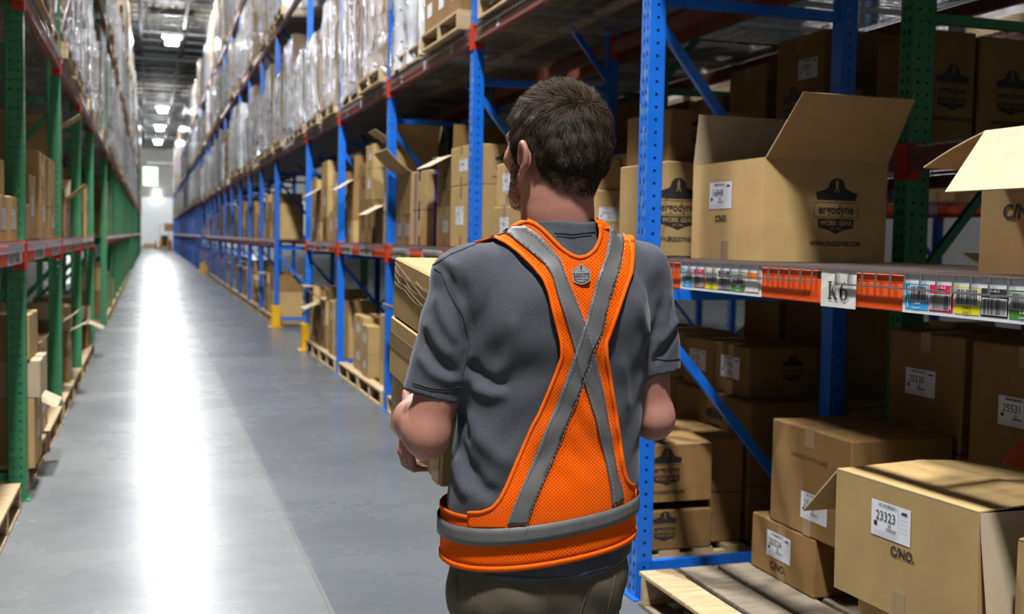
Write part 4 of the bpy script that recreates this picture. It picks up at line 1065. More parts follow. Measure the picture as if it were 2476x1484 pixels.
# materials
m = M['skin'] = new_mat('skin', (.45, .20, .14), .5, 0, .4)
v = tc(m); n = noise(m, v, 14, 5, .6); n2 = noise(m, v, 220, 2, .6)
L(m, ramp(m, n, [(.3, (.34, .140, .098)), (.7, (.43, .205, .148))]), BS(m).inputs['Base Color'])
BS(m).inputs['Subsurface Weight'].default_value = .12; BS(m).inputs['Subsurface Radius'].default_value = (.012, .004, .002); BS(m).inputs['Subsurface Scale'].default_value = 1.0
bump(m, n2, .25, .0015)
m = M['tshirt'] = new_mat('heather_grey_cotton', (.1, .1, .11), .95, 0, .15)
v = tc(m, 'Object', (1, 1, .45)); n = noise(m, v, 950, 3, .7); n2 = noise(m, tc(m, 'Object', (1, 1, .25)), 600, 2, .6)
L(m, ramp(m, n, [(.35, (.045, .049, .058)), (.65, (.105, .110, .124))]), BS(m).inputs['Base Color'])
BS(m).inputs['Sheen Weight'].default_value = .12; BS(m).inputs['Sheen Roughness'].default_value = .4
bump(m, n2, .35, .0012)
M['shirt_thread'] = new_mat('grey_stitching', (.05, .052, .06), .9)
m = M['khaki'] = new_mat('khaki_twill', (.13, .11, .08), .85, 0, .2)
v = tc(m); n = noise(m, v, 9, 4, .6); n2 = noise(m, tc(m, 'Object', (1, 1, .3)), 350, 2, .6)
L(m, ramp(m, n, [(.3, (.10, .080, .052)), (.7, (.14, .115, .078))]), BS(m).inputs['Base Color']); bump(m, n2, .3, .001)
m = M['hivis_mesh'] = new_mat('orange_perforated_mesh', (1, .125, .003), .85, 0, .08)
uv = N(m, 'ShaderNodeTexCoord'); mp = N(m, 'ShaderNodeMapping'); mp.inputs['Rotation'].default_value = (0, 0, math.pi / 4); mp.inputs['Scale'].default_value = (1, 1, 1)
L(m, uv.outputs['UV'], mp.inputs['Vector'])
vo = N(m, 'ShaderNodeTexVoronoi'); vo.inputs['Scale'].default_value = 1.0; vo.inputs['Randomness'].default_value = 0; L(m, mp.outputs[0], vo.inputs['Vector'])
lt = N(m, 'ShaderNodeMath', operation='GREATER_THAN'); lt.inputs[1].default_value = .185; L(m, vo.outputs['Distance'], lt.inputs[0])
L(m, lt.outputs[0], BS(m).inputs['Alpha'])
M['hivis_edge'] = new_mat('orange_binding', (1, .14, .004), .7, 0, .12)
M['reflective'] = varied('grey_reflective_tape', (.115, .112, .108), (.14, .137, .132), 30, .55, bmp=.05)
M['reflective'].node_tree.nodes['Principled BSDF'].inputs['Metallic'].default_value = .0
M['stitch'] = new_mat('pale_stitching', (.42, .42, .42), .8)
M['badge'] = new_mat('silver_badge', (.30, .30, .30), .4)
for nme, c in (('hair_a', (.018, .011, .006)), ('hair_b', (.060, .037, .019)), ('hair_c', (.15, .105, .06))):
    M[nme] = new_mat(nme.replace('_', ' ') + ' strand', c, .55, 0, .18)
M['scalp'] = new_mat('dark_scalp', (.014, .009, .006), .9, 0, .05)
M['scalp_thin'] = new_mat('stubble_skin', (.17, .09, .06), .6, 0, .3)
M['eye_white'] = new_mat('eye_white', (.7, .7, .68), .2); M['iris'] = new_mat('iris', (.03, .05, .06), .2)
M['shoe'] = new_mat('dark_leather', (.03, .025, .02), .5)

HC = Vector((.001, -.004, 1.638)); HY = math.radians(15)
KH = 1.055
def h2l(p): a, b = math.cos(HY), math.sin(HY); p = (p[0] * KH, p[1] * KH, p[2]); return (HC.x + p[0] * a - p[1] * b, HC.y + p[0] * b + p[1] * a, HC.z + p[2])
def l2h(V): a, b = math.cos(HY), math.sin(HY); D = V - np.array(HC); return np.stack([(D[..., 0] * a + D[..., 1] * b) / KH, (-D[..., 0] * b + D[..., 1] * a) / KH, D[..., 2]], -1)

# ---- body (head, neck, arms, hands) as one continuous skin
def arm(S_, sh, el, wr, sgn):
    S_.cap(sh, el, .038, .0405, .02); S_.ell(np.array(sh) * .32 + np.array(el) * .68 + np.array((0, .006, .0)), (.0395, .0415, .07), .02)
    mid = np.array(el) * .62 + np.array(wr) * .38
    S_.cap(el, mid, .038, .040, .02); S_.cap(mid, wr, .040, .0275, .02); S_.ell(np.array(el) + np.array((sgn * .0, -.010, -.006)), (.033, .034, .036), .015)
    S_.ell(np.array(el) * .72 + np.array(wr) * .28 + np.array((sgn * .009, .01, .008)), (.037, .09, .038), .03)
def hand(S_, w_, sg, fx, zb):
    """palm flat on the carton side (x = fx), fingers curled beneath its edge (z = zb)"""
    x = fx + sg * .017; y0 = w_[1]
    S_.cap(w_, (x + sg * .004, y0 + .035, w_[2] - .012), .026, .022, .012)
    S_.ell((x, y0 + .062, zb + .078), (.016, .045, .048), .012)
    S_.ell((x, y0 + .066, zb + .060), (.015, .042, .034), .010)
    for i, (dy, ln, r) in enumerate(((.098, 0, .0098), (.077, -.003, .0100), (.056, -.001, .0096), (.037, .004, .0085))):
        y = y0 + dy
        pts = [(x + sg * .003, y - .004, zb + .046), (x + sg * .006, y, zb + .018 + ln), (x - sg * .003, y + .003, zb - .009), (x - sg * .028 - sg * ln * 2, y + .004, zb - .011)]
        for a, b, ra, rb in zip(pts, pts[1:], (r, r * .95, r * .9), (r * .95, r * .92, r * .78)): S_.cap(a, b, ra, rb, .0035)
    pts = [(x + sg * .002, y0 + .052, zb + .088), (x + sg * .001, y0 + .082, zb + .118), (x - sg * .002, y0 + .100, zb + .142)]
    S_.cap(pts[0], pts[1], .0135, .0115, .008); S_.cap(pts[1], pts[2], .0115, .0085, .004)
body = SDF((-.34, -.17, .90), (.30, .40, 1.80), .0032)
LE, LW = (-.262, -.020, 1.084), (-.212, .195, 1.100); RE, RW = (.212, -.030, 1.096), (.205, .185, 1.085)
arm(body, (-.182, -.005, 1.37), LE, LW, -1); arm(body, (.182, -.012, 1.385), RE, RW, 1)
hand(body, LW, -1, -.187, .974); hand(body, RW, 1, .192, .974)
body.loft([(1.15, 0, -.015, .13, .08), (1.32, 0, -.015, .15, .085), (1.40, 0, -.018, .13, .075), (1.44, 0, -.02, .085, .062)], .02)
body.cap((-.05, -.02, 1.41), (-.17, -.005, 1.365), .04, .045, .03); body.cap((.05, -.02, 1.415), (.17, -.01, 1.38), .04, .045, .03)
body.cap((.0, -.028, 1.40), (-.004, -.018, 1.52), .070, .066, .02); body.cap((-.004, -.018, 1.50), (.000, -.008, 1.60), .065, .062, .02)
H = lambda *p: h2l(p)
body.ell(H(0, -.006, .006), (.086, .107, .098), .01, HY)
body.ell(H(0, -.038, -.038), (.068, .062, .062), .03, HY)
body.ell(H(0, .038, -.045), (.066, .064, .082), .03, HY)
body.ell(H(0, .048, -.098), (.050, .046, .036), .03, HY); body.ell(H(0, .082, -.118), (.022, .018, .018), .02, HY)
body.cap(H(-.058, .005, -.070), H(-.030, .075, -.112), .018, .016, .02); body.cap(H(.058, .005, -.070), H(.030, .075, -.112), .018, .016, .02)
body.cap(H(-.035, .090, .008), H(.035, .090, .008), .012, .012, .02)
for sx in (-1, 1):
    body.ell(H(sx * .042, .070, -.036), (.022, .022, .018), .02, HY)
    body.ell(H(sx * .031, .098, -.014), (.016, .010, .010), .008, HY, sub=True); body.ell(H(sx * .031, .088, -.014), (.0135, .0125, .011), .004, HY)
body.cap(H(0, .094, -.008), H(0, .113, -.046), .008, .0115, .012); body.ell(H(-.010, .103, -.050), (.008, .010, .007), .006, HY); body.ell(H(.010, .103, -.050), (.008, .010, .007), .006, HY)
body.cap(H(-.018, .092, -.078), H(.018, .092, -.078), .006, .006, .008); body.cap(H(-.015, .092, -.090), H(.015, .092, -.090), .0065, .0065, .006)
for sx in (-1, 1):       # ears: helix rim, concha and lobe
    rim0 = [(.013, -.002), (.014, .014), (.009, .027), (-.003, .033), (-.015, .029), (-.022, .017), (-.023, .002), (-.019, -.012), (-.011, -.022), (-.002, -.030)]
    rim = []
    for i in range(len(rim0) - 1):
        p0, p1, p2, p3 = (np.array(rim0[max(0, i - 1)]), np.array(rim0[i]), np.array(rim0[i + 1]), np.array(rim0[min(len(rim0) - 1, i + 2)]))
        rim += [tuple(.5 * (2 * p1 + (p2 - p0) * t + (2 * p0 - 5 * p1 + 4 * p2 - p3) * t * t + (3 * p1 - p0 - 3 * p2 + p3) * t ** 3)) for t in (0, .25, .5, .75)]
    rim.append(rim0[-1])
    P_ = [H(sx * ((.0845 if sx < 0 else .079) + (.017 if sx < 0 else .006) * min(1, max(0, (.014 - y) / .03))), y - .012, z - .046) for y, z in rim]
    for a, b in zip(P_, P_[1:]): body.cap(a, b, .0052, .0052, .003)
    body.ell(P_[-1], (.0065, .0075, .0085), .005, HY)
    body.ell(H(sx * (.087 if sx < 0 else .080), -.016, -.044), (.0065, .016, .024), .005, HY); body.ell(H(sx * .096, -.010, -.050), (.007, .008, .012), .003, HY, sub=True)
V, Fc = body.polys()
person = empty('person', PO_, PTH, label='man seen from behind in a grey t-shirt and orange safety vest carrying stacked cartons', cat='person')
sk = obj('body', smesh('body', V, Fc, ['skin']), person); sk['label'] = 'bare arms, neck and head'
bvh_skin = BVHTree.FromPolygons([tuple(p) for p in V], Fc)
bodyV = V
for sx in (-1, 1):
    b = MB(); c = Vector(H(sx * .031, .0870, -.014)); n = 12
    for j in range(n + 1):
        for i in range(n):
            a, t = math.pi * j / n, 2 * math.pi * i / n; q = h2l((sx * .031 + .0115 * math.sin(a) * math.cos(t), .0870 + .0115 * math.cos(a), -.014 + .0115 * math.sin(a) * math.sin(t))); b.v.append(q)
    for j in range(n):
        for i in range(n): k = j * n; b.f.append((k + i, k + (i + 1) % n, k + n + (i + 1) % n, k + n + i)); b.mi.append(1 if j < 3 else 0)
    b.build('eye', ['eye_white', 'iris'], person, True)

# ---- t-shirt
TS = [(.838, -.026, -.020, .184, .128), (.90, -.023, -.020, .189, .128), (.97, -.018, -.018, .191, .125), (1.05, -.012, -.016, .187, .123), (1.12, -.006, -.014, .186, .122), (1.20, 0, -.014, .186, .124), (1.28, 0, -.016, .186, .124),
      (1.34, 0, -.018, .172, .116), (1.39, 0, -.020, .142, .100), (1.43, 0, -.022, .108, .088), (1.455, .001, -.024, .086, .079), (1.482, .002, -.024, .078, .075)]
def torso(S_, off=0.0, ts=TS, k=.02, seat=True):
    S_.loft([(z, cx, cy, rx + off, ry + off) for z, cx, cy, rx, ry in ts], k, 2.25)
    S_.cap((-.055, -.020, 1.412), (-.178, -.004, 1.366), .052 + off, .060 + off, .03); S_.cap((.055, -.020, 1.418), (.178, -.010, 1.380), .052 + off, .060 + off, .03)
    S_.ell((-.085, -.080, 1.30), (.065 + off, .050 + off, .085), .04); S_.ell((.085, -.080, 1.31), (.065 + off, .050 + off, .085), .04)
    if seat: S_.ell((-.03, -.095, .865), (.14, .056, .09), .03)
sh = SDF((-.34, -.22, .80), (.32, .20, 1.50), .0036)
torso(sh)
SLV = (((-.180, -.004, 1.366), (-.243, -.002, 1.150)), ((.180, -.010, 1.380), (.216, -.020, 1.186)))
for a, b in SLV:
    sh.cap(a, b, .067, .058, .022, flat=1)
    d = (Vector(b) - Vector(a)).normalized(); b2 = Vector(b) + d * .03; a2 = Vector(b) - d * .035
    sh.cap(tuple(a2), tuple(b2), .0465, .0465, .0, sub=True)
sh.cut((0, -.25, 1), 1.482 + .25 * .09)       # sloping neckline
V, Fc = sh.polys(); V = np.array(V)
bv = BVHTree.FromPolygons([tuple(p) for p in V], Fc)
def cast(bvh, x, y, off=0.0):
    d = raydir(x, y).normalized(); h, n, i, ds = bvh.ray_cast(CL, d)
    if h is None:
        # nearest surface point to the ray
        best = None
        for t in np.linspace(1.75, 2.35, 25):
            q = bvh.find_nearest(CL + d * t); 
            if best is None or q[3] < best[3]: best = q
        h, n = best[0], best[1]
    if n.dot(d) > 0: n = -n
    return h + n * off
# creases: pixel polylines laid on the cloth, (points, ridge height, half width)
CR_ = [([(1108, 655), (1128, 720), (1140, 790), (1132, 850), (1110, 900)], -.006, .010), ([(1085, 660), (1090, 720), (1110, 790), (1120, 850)], -.006, .009), ([(1068, 640), (1100, 690), (1122, 740)], -.004, .007),
       ([(1020, 800), (1040, 860), (1075, 890), (1118, 905)], -.006, .010), ([(1012, 850), (1040, 900), (1080, 918), (1118, 925)], .005, .010), ([(1030, 770), (1060, 830), (1100, 870)], .006, .012), ([(1050, 700), (1075, 770), (1110, 840)], .007, .012),
       ([(1125, 870), (1160, 910), (1200, 930), (1240, 925)], -.007, .012), ([(1122, 895), (1150, 940), (1190, 955), (1240, 945)], .006, .014), ([(1240, 760), (1242, 820), (1225, 880), (1190, 910)], .004, .014), ([(1130, 990), (1150, 1050), (1200, 1100), (1240, 1130)], .006, .018), ([(1110, 1060), (1125, 1120), (1165, 1180), (1215, 1205)], -.008, .014), ([(1100, 1100), (1110, 1160), (1140, 1210)], .007, .014),
       ([(1115, 960), (1125, 1020), (1135, 1080)], -.005, .012), ([(1640, 790), (1620, 830), (1590, 865), (1565, 890)], -.006, .008), ([(1645, 760), (1615, 800), (1590, 840)], .006, .010), ([(1600, 720), (1592, 780), (1575, 840), (1560, 880)], -.006, .009), ([(1620, 700), (1612, 760), (1600, 800)], .005, .009),
       ([(1530, 700), (1560, 790), (1580, 860)], .004, .014), ([(1500, 860), (1512, 930), (1516, 1000)], .004, .012), ([(1060, 620), (1090, 640), (1120, 650)], .003, .008)]
crs = []
for pts, A, w_ in CR_:
    pp_ = []
    for a, b in zip(pts, pts[1:]):
        n_ = max(2, int(math.dist(a, b) / 3))
        pp_ += [(a[0] + (b[0] - a[0]) * t / n_, a[1] + (b[1] - a[1]) * t / n_) for t in range(n_)]
    pa = np.array(pp_); 
    for _ in range(12): pa[1:-1] = (pa[:-2] + 2 * pa[1:-1] + pa[2:]) / 4
    dn = [tuple(cast(bv, *p)) for p in pa]
    keep = [dn[0]]
    for p in dn[1:]:
        if math.dist(p, keep[-1]) < .02: keep.append(p)
    crs.append((np.array(keep), A, w_))
def normals(V, Fc):
    Nn = np.zeros_like(V); F4 = np.array([f if len(f) == 4 else (*f, f[2]) for f in Fc])
    n = np.cross(V[F4[:, 2]] - V[F4[:, 0]], V[F4[:, 3]] - V[F4[:, 1]])
    for i in range(4): np.add.at(Nn, F4[:, i], n)
    return Nn / np.maximum(np.linalg.norm(Nn, axis=1, keepdims=True), 1e-9)
Nn = normals(V, Fc)
D = np.zeros(len(V))
for P_, A, w_ in crs:
    dd = np.full(len(V), 9.); te = np.linspace(0, 1, len(P_))
    bi = np.zeros(len(V), int)
    for i, p in enumerate(P_):
        e = np.linalg.norm(V - p, axis=1); mk = e < dd; dd[mk] = e[mk]; bi[mk] = i
    fade = np.minimum(1, np.minimum(te[bi], 1 - te[bi]) * 5 + .15)
    D += A * 1.25 * np.exp(-(dd / w_) ** 2) * fade
D += .0016 * np.sin(V[:, 0] * 38 + V[:, 2] * 21) * np.sin(V[:, 2] * 33 - V[:, 1] * 17) + .0012 * np.sin(V[:, 2] * 70 + 5 * np.sin(V[:, 0] * 20))
hem = np.clip((V[:, 2] - .838) / .02, 0, 1); D += .0025 * np.exp(-((V[:, 2] - .862) / .003) ** 2) * -1 + .003 * (1 - hem) * np.sin(V[:, 0] * 40)
F4 = np.array([f if len(f) == 4 else (*f, f[2]) for f in Fc]); E2 = np.concatenate([F4[:, [0, 1]], F4[:, [1, 2]], F4[:, [2, 3]], F4[:, [3, 0]]])
def lap(X, it):
    for _ in range(it):
        s0 = np.zeros_like(X); c0 = np.zeros(len(X)); np.add.at(s0, E2[:, 0], X[E2[:, 1]]); np.add.at(s0, E2[:, 1], X[E2[:, 0]]); np.add.at(c0, E2[:, 0], 1); np.add.at(c0, E2[:, 1], 1)
        X = .5 * X + .5 * s0 / np.maximum(c0, 1)[(...,) + (None,) * (X.ndim - 1)]
    return X
V = V + Nn * lap(D, 4)[:, None]; V = lap(V, 1)
# hem dips lower at the back
tsh = obj('t_shirt', smesh('t_shirt', V, Fc, ['tshirt']), person); tsh['label'] = 'heather grey short sleeved t-shirt'
bv = BVHTree.FromPolygons([tuple(p) for p in V], Fc)
def seam(pts, name, mat, r=.0006, dash=None, parent=None, bvh=None, off=.0008):
    q = []; dn = []
    for a, b in zip(pts, pts[1:]):
        n_ = max(2, int(math.dist(a, b) / 5))
        for t in range(n_): f = t / n_; dn.append((a[0] + (b[0] - a[0]) * f, a[1] + (b[1] - a[1]) * f))
    dn.append(pts[-1]); q = [cast(bvh or bv, x, y, off) for x, y in dn]; b_ = MB()
    for i, (a, b) in enumerate(zip(q, q[1:])):
        if (a - b).length > .03 or (a - b).length < 1e-5: continue
        if dash and i % 2: continue
        b_.bar(a, b, r)
    return b_.build(name, [mat], parent)
for k, pts in enumerate(([(1046, 642), (1090, 615), (1150, 590), (1185, 575)], [(1050, 648), (1068, 660), (1085, 705), (1118, 760), (1135, 830), (1118, 905)], [(998, 925), (1040, 938), (1080, 940), (1115, 934)], [(998, 931), (1040, 944), (1080, 946), (1115, 940)], [(1648, 866), (1610, 870), (1578, 866)],
                         [(1110, 1380), (1160, 1388), (1300, 1398), (1400, 1390), (1480, 1366), (1505, 1350)], [(1346, 570), (1380, 574), (1430, 568)], [(1340, 563), (1385, 566), (1438, 560)])):
    seam(pts, 'stitching', 'shirt_thread', .0009, parent=tsh)

# ---- trousers and shoes
tr_ = SDF((-.28, -.24, .03), (.24, .26, .92), .006)
tr_.loft([(.74, -.030, -.018, .168, .118), (.80, -.030, -.020, .176, .124), (.85, -.028, -.020, .176, .122), (.905, -.026, -.018, .172, .112)], .02, 2.3)
tr_.ell((-.105, -.085, .79), (.075, .050, .075), .03); tr_.ell((.045, -.085, .79), (.075, .050, .075), .03)
for sx, yy in ((-1, .02), (1, -.03)):
    cx = -.03 + sx * .085
    tr_.cap((cx, -.015, .78), (cx - .0 + sx * .01, yy + .0, .46), .088, .066, .02); tr_.cap((cx + sx * .01, yy, .46), (cx + sx * .012, yy - .02, .06), .066, .055, .02)
V, Fc = tr_.polys(); Nn = normals(V, Fc)
V = V + Nn * (.003 * np.sin(V[:, 2] * 55 + V[:, 0] * 30) * np.sin(V[:, 0] * 40))[:, None]
tro = obj('trousers', smesh('trousers', V, Fc, ['khaki']), person); tro['label'] = 'brown khaki trousers'
bt = BVHTree.FromPolygons([tuple(p) for p in V], Fc)
for pts in ([(1103, 1395), (1107, 1430), (1106, 1484)], [(1150, 1402), (1143, 1440), (1141, 1484)], [(1163, 1405), (1156, 1440), (1154, 1484)], [(1340, 1415), (1334, 1440), (1330, 1484)], [(1328, 1416), (1322, 1440), (1318, 1484)], [(1420, 1410), (1416, 1440), (1402, 1484)], [(1488, 1390), (1480, 1430), (1466, 1484)]):
    seam(pts, 'trouser_seam', 'khaki', .0016, parent=tro, bvh=bt, off=.0006)
for sx, yy in ((-1, .0), (1, -.05)):
    s_ = SDF((-.30, -.20, .0), (.25, .32, .16), .006); cx = -.03 + sx * .097
    s_.cap((cx, yy - .05, .045), (cx + sx * .012, yy + .14, .035), .045, .042, .02); s_.cap((cx, yy - .02, .05), (cx, yy - .02, .11), .05, .052, .02); s_.cut((0, 0, -1), -.004)
    V, Fc = s_.polys(); obj('shoe', smesh('shoe', V, Fc, ['shoe']), person)

# ---- safety vest: cloth laid over the back on its own slightly larger surface
VS = [(.80, -.029, -.020, .1965, .1465), (.97, -.029, -.020, .1965, .1465), (1.0, -.026, -.020, .196, .142)] + [(z, cx, cy, rx + .004, ry + .006) for z, cx, cy, rx, ry in TS if z > 1.03]
cr = SDF((-.30, -.24, .78), (.28, .22, 1.52), .006); torso(cr, .006, [(z, a, b_, c - .006 if z <= 1 else c, d - .006 if z <= 1 else d) for z, a, b_, c, d in VS], .02, False)
V, Fc = cr.polys(); Nn = normals(V, Fc)
V = V + Nn * (.0022 * np.sin(V[:, 2] * 46 + V[:, 0] * 22) * np.sin(V[:, 0] * 31 + 1) + .0012 * np.sin(V[:, 2] * 90 + 4 * np.sin(V[:, 0] * 30)))[:, None] * np.clip((V[:, 2] - .985) / .06, 0, 1)[:, None]
bc = BVHTree.FromPolygons([tuple(p) for p in V], Fc)
def safe(h, off):
    """keep the cloth clear of the shirt beneath"""
    q, n, i, d = bv.find_nearest(h)
    if q is not None:
        sd = (h - q).dot(n)
        if sd < off: h = q + n * off
    return h
def vcast(x, y, off): return safe(cast(bc, x, y, off), .0035 + off)
def sheet(outline, step=9, off=.0, px_uv=6.6):
    """fill a closed pixel outline with a fine triangulated cloth on the vest surface"""
    bd = []
    for a, b in zip(outline, outline[1:] + outline[:1]):
        n_ = max(1, int(math.dist(a, b) / 7))
        for t in range(n_): f = t / n_; bd.append((a[0] + (b[0] - a[0]) * f, a[1] + (b[1] - a[1]) * f))
    P = np.array(bd); xs = np.arange(P[:, 0].min(), P[:, 0].max(), step); ys = np.arange(P[:, 1].min(), P[:, 1].max(), step)
    inner = []
    for j, y in enumerate(ys):
        for x in xs:
            x_ = x + (step / 2 if j % 2 else 0); c = False
            x1, y1 = P[:, 0], P[:, 1]; x2, y2 = np.roll(x1, -1), np.roll(y1, -1)
            cr_ = ((y1 > y) != (y2 > y)) & (x_ < (x2 - x1) * (y - y1) / np.where(y2 == y1, 1e-9, y2 - y1) + x1)
            if cr_.sum() % 2 and np.min((x1 - x_) ** 2 + (y1 - y) ** 2) > 12: inner.append((x_, y))
    pts = [Vector(p) for p in bd + inner]; n_ = len(bd)
    r = delaunay_2d_cdt(pts, [], [list(range(n_))], 1, 1e-4)
    vv, ff = r[0], r[2]
    V = [vcast(p.x, p.y, off) for p in vv]
    return V, [tuple(f) for f in ff], [(p.x / px_uv, p.y / px_uv) for p in vv]
def cloth(name, parts, mats, parent, solid=.0012):
    Vv, Ff, U, mi = [], [], [], []
    for (V, Fc, uv), k in parts:
        o = len(Vv); Vv += V; U += uv
        for f in Fc:
            g = tuple(i + o for i in f)
            a, b, c = Vv[g[0]], Vv[g[1]], Vv[g[2]]
            if (b - a).cross(c - a).dot(CL - a) < 0 and not k >= 10: g = g[::-1]
            Ff.append(g); mi.append(k % 10)
    me = smesh(name, Vv, Ff, mats, mi); ul = me.uv_layers.new(name='UVMap')
    for lp in me.loops: ul.data[lp.index].uv = U[lp.vertex_index]
    o = obj(name, me, parent)
    md = o.modifiers.new('thickness', 'SOLIDIFY'); md.thickness = solid; md.offset = -1
    return o
LOUT = [(1145, 581), (1169, 566), (1189, 572), (1221, 588), (1253, 612), (1286, 644), (1312, 675), (1326, 714), (1339, 772), (1354, 830), (1355, 863), (1345, 892), (1326, 940), (1300, 1000), (1283, 1031), (1248, 1112), (1223, 1172), (1205, 1207), (1188, 1226), (1163, 1235), (1131, 1236)]
NECK = [(1441, 535), (1446, 545), (1449, 560), (1446, 578), (1438, 598), (1422, 614), (1402, 620), (1383, 614), (1360, 598), (1337, 575), (1315, 552), (1295, 537), (1276, 531), (1257, 536), (1240, 545)]
ROUT = [(1536, 1171), (1527, 1170), (1516, 1154), (1509, 1119), (1502, 1066), (1492, 1000), (1480, 924), (1470, 863), (1469, 830), (1477, 811), (1493, 766), (1515, 701), (1530, 659), (1534, 617), (1533, 590), (1522, 572), (1499, 559), (1464, 546)]
vest = obj('safety_vest', cloth('safety_vest', [(sheet(LOUT + [(1131, 1280), (1300, 1284), (1420, 1261), (1500, 1234), (1534, 1218)] + ROUT + NECK + [(1200, 552)], 10, .0006), 0)], ['hivis_mesh'], None).data, person)
bpy.data.objects.remove([o for o in COL.objects if o.name.startswith('safety_vest') and o.parent is None][0])
md = vest.modifiers.new('thickness', 'SOLIDIFY'); md.thickness = .0012; md.offset = -1
vest['label'] = 'orange perforated safety vest with grey reflective bands'
TAs = [(1200, 553), (1237, 573), (1279, 607), (1318, 640), (1334, 666), (1347, 714), (1367, 772), (1389, 850), (1409, 918), (1421, 960), (1438, 1013), (1453, 1077), (1467, 1137), (1474, 1179), (1478, 1222)]
TAr = [(1273, 547), (1305, 569), (1331, 598), (1354, 627), (1367, 666), (1383, 704), (1399, 746), (1412, 782), (1434, 843), (1447, 902), (1460, 960), (1470, 1024), (1481, 1084), (1491, 1144), (1502, 1179), (1507, 1210)]
TBr = [(1504, 561), (1506, 585), (1499, 643), (1486, 682), (1473, 720), (1457, 795), (1434, 847), (1409, 918), (1396, 960), (1364, 1038), (1336, 1112), (1311, 1168), (1294, 1207), (1272, 1268)]
TBl = [(1470, 547), (1468, 585), (1460, 627), (1447, 659), (1434, 704), (1412, 782), (1389, 850), (1367, 911), (1350, 960), (1318, 1038), (1294, 1094), (1269, 1158), (1248, 1207), (1225, 1268)]
for nme, pl, off in (('reflective_tape', TAr + TAs[::-1], .0034), ('reflective_tape', TBr + TBl[::-1], .0048)):
    t = cloth(nme, [(sheet(pl, 8, off), 0)], ['reflective'], vest, .0008); t['label'] = 'diagonal grey reflective band'
for pl in (TAr, TAs, TBr, TBl): seam([(x + (1.5 if pl in (TAs, TBl) else -1.5), y) for x, y in pl], 'stitching', 'stitch', .00045, dash=True, parent=vest, bvh=bc, off=.0095)
def strip(path, w_px, off, closed=False):
    """ribbon along a pixel path, w_px to its right-hand side"""
    dn = []
    for a, b in zip(path, path[1:]):
        n_ = max(1, int(math.dist(a, b) / 6))
        for t in range(n_): f = t / n_; dn.append(np.array((a[0] + (b[0] - a[0]) * f, a[1] + (b[1] - a[1]) * f)))
    dn.append(np.array(path[-1], float)); D_ = np.array(dn); 
    D_[1:-1] = (D_[:-2] + D_[1:-1] * 2 + D_[2:]) / 4
    T_ = np.gradient(D_, axis=0); T_ /= np.maximum(np.linalg.norm(T_, axis=1, keepdims=True), 1e-6); Q = np.stack([-T_[:, 1], T_[:, 0]], 1)
    V, Fc, uv = [], [], []; m_ = 4
    for i, p in enumerate(D_):
        for j in range(m_ + 1):
            f = j / m_; q = p + Q[i] * (w_px * f - 1.0); V.append(vcast(q[0], q[1], off + .0016 * math.sin(math.pi * f))); uv.append((0, 0))
    for i in range(len(D_) - 1):
        for j in range(m_): k = i * (m_ + 1) + j; Fc.append((k, k + 1, k + m_ + 2, k + m_ + 1))
    return V, Fc, uv
for pl in (LOUT[::-1], ROUT[::-1], NECK[::-1]):
    e = cloth('binding', [(strip(pl, 9.5, .0015), 0)], ['hivis_edge'], vest, .0015); e['label'] = 'bright orange edge binding'
# straps carried over the shoulders and down the front, and the waist band, laid on the same surface
def onsurf(p, off): h, n, i, d = bc.find_nearest(Vector(p)); return safe(h + n * off, .0035 + off)
def patch(f, nu, nv, off, mi=0):
    V, Fc, uv = [], [], []
    for j in range(nv + 1):
        for i in range(nu + 1): p = f(i / nu, j / nv); V.append(onsurf(p, off)); uv.append((p[0] / .0052, (p[2] - p[1]) / .0052))
    for j in range(nv):
        for i in range(nu): k = j * (nu + 1) + i; Fc.append((k, k + 1, k + nu + 2, k + nu + 1))
    return (V, Fc, uv), mi
for sx in (-1, 1):
    a0 = cast(bc, *((1155, 575) if sx < 0 else (1530, 588))); a1 = cast(bc, *((1262, 536) if sx < 0 else (1443, 540)))
    pathO = [a0, Vector((sx * .165, .03, 1.425)), Vector((sx * .168, .085, 1.36)), Vector((sx * .172, .12, 1.25)), Vector((sx * .185, .12, 1.10)), Vector((sx * .185 - .02, .12, .98))]
    pathI = [a1, Vector((sx * .072, .02, 1.455)), Vector((sx * .062, .075, 1.39)), Vector((sx * .045, .12, 1.25)), Vector((sx * .012, .14, 1.10)), Vector((sx * .008 - .02, .14, .98))]
    def pp(path, v):
        x = v * (len(path) - 1); i = min(int(x), len(path) - 2); return path[i].lerp(path[i + 1], x - i)
    fn = lambda u, v: pp(pathO, v).lerp(pp(pathI, v), u)
    e = cloth('front_panel', [patch(lambda u, v: fn(u, v), 10, 30, .0, 10)], ['hivis_mesh'], vest); e['label'] = 'orange front panel of the vest'
    e = cloth('reflective_tape', [patch(lambda u, v: fn(.36 + .36 * u, v), 5, 30, .0025, 10)], ['reflective'], vest, .0008); e['label'] = 'grey reflective shoulder band'
    e = cloth('binding', [patch(lambda u, v: fn(-.01 + .08 * u, v), 3, 30, .003, 10)], ['hivis_edge'], vest, .0015)
def tilt(x): return .945 + .09 * x
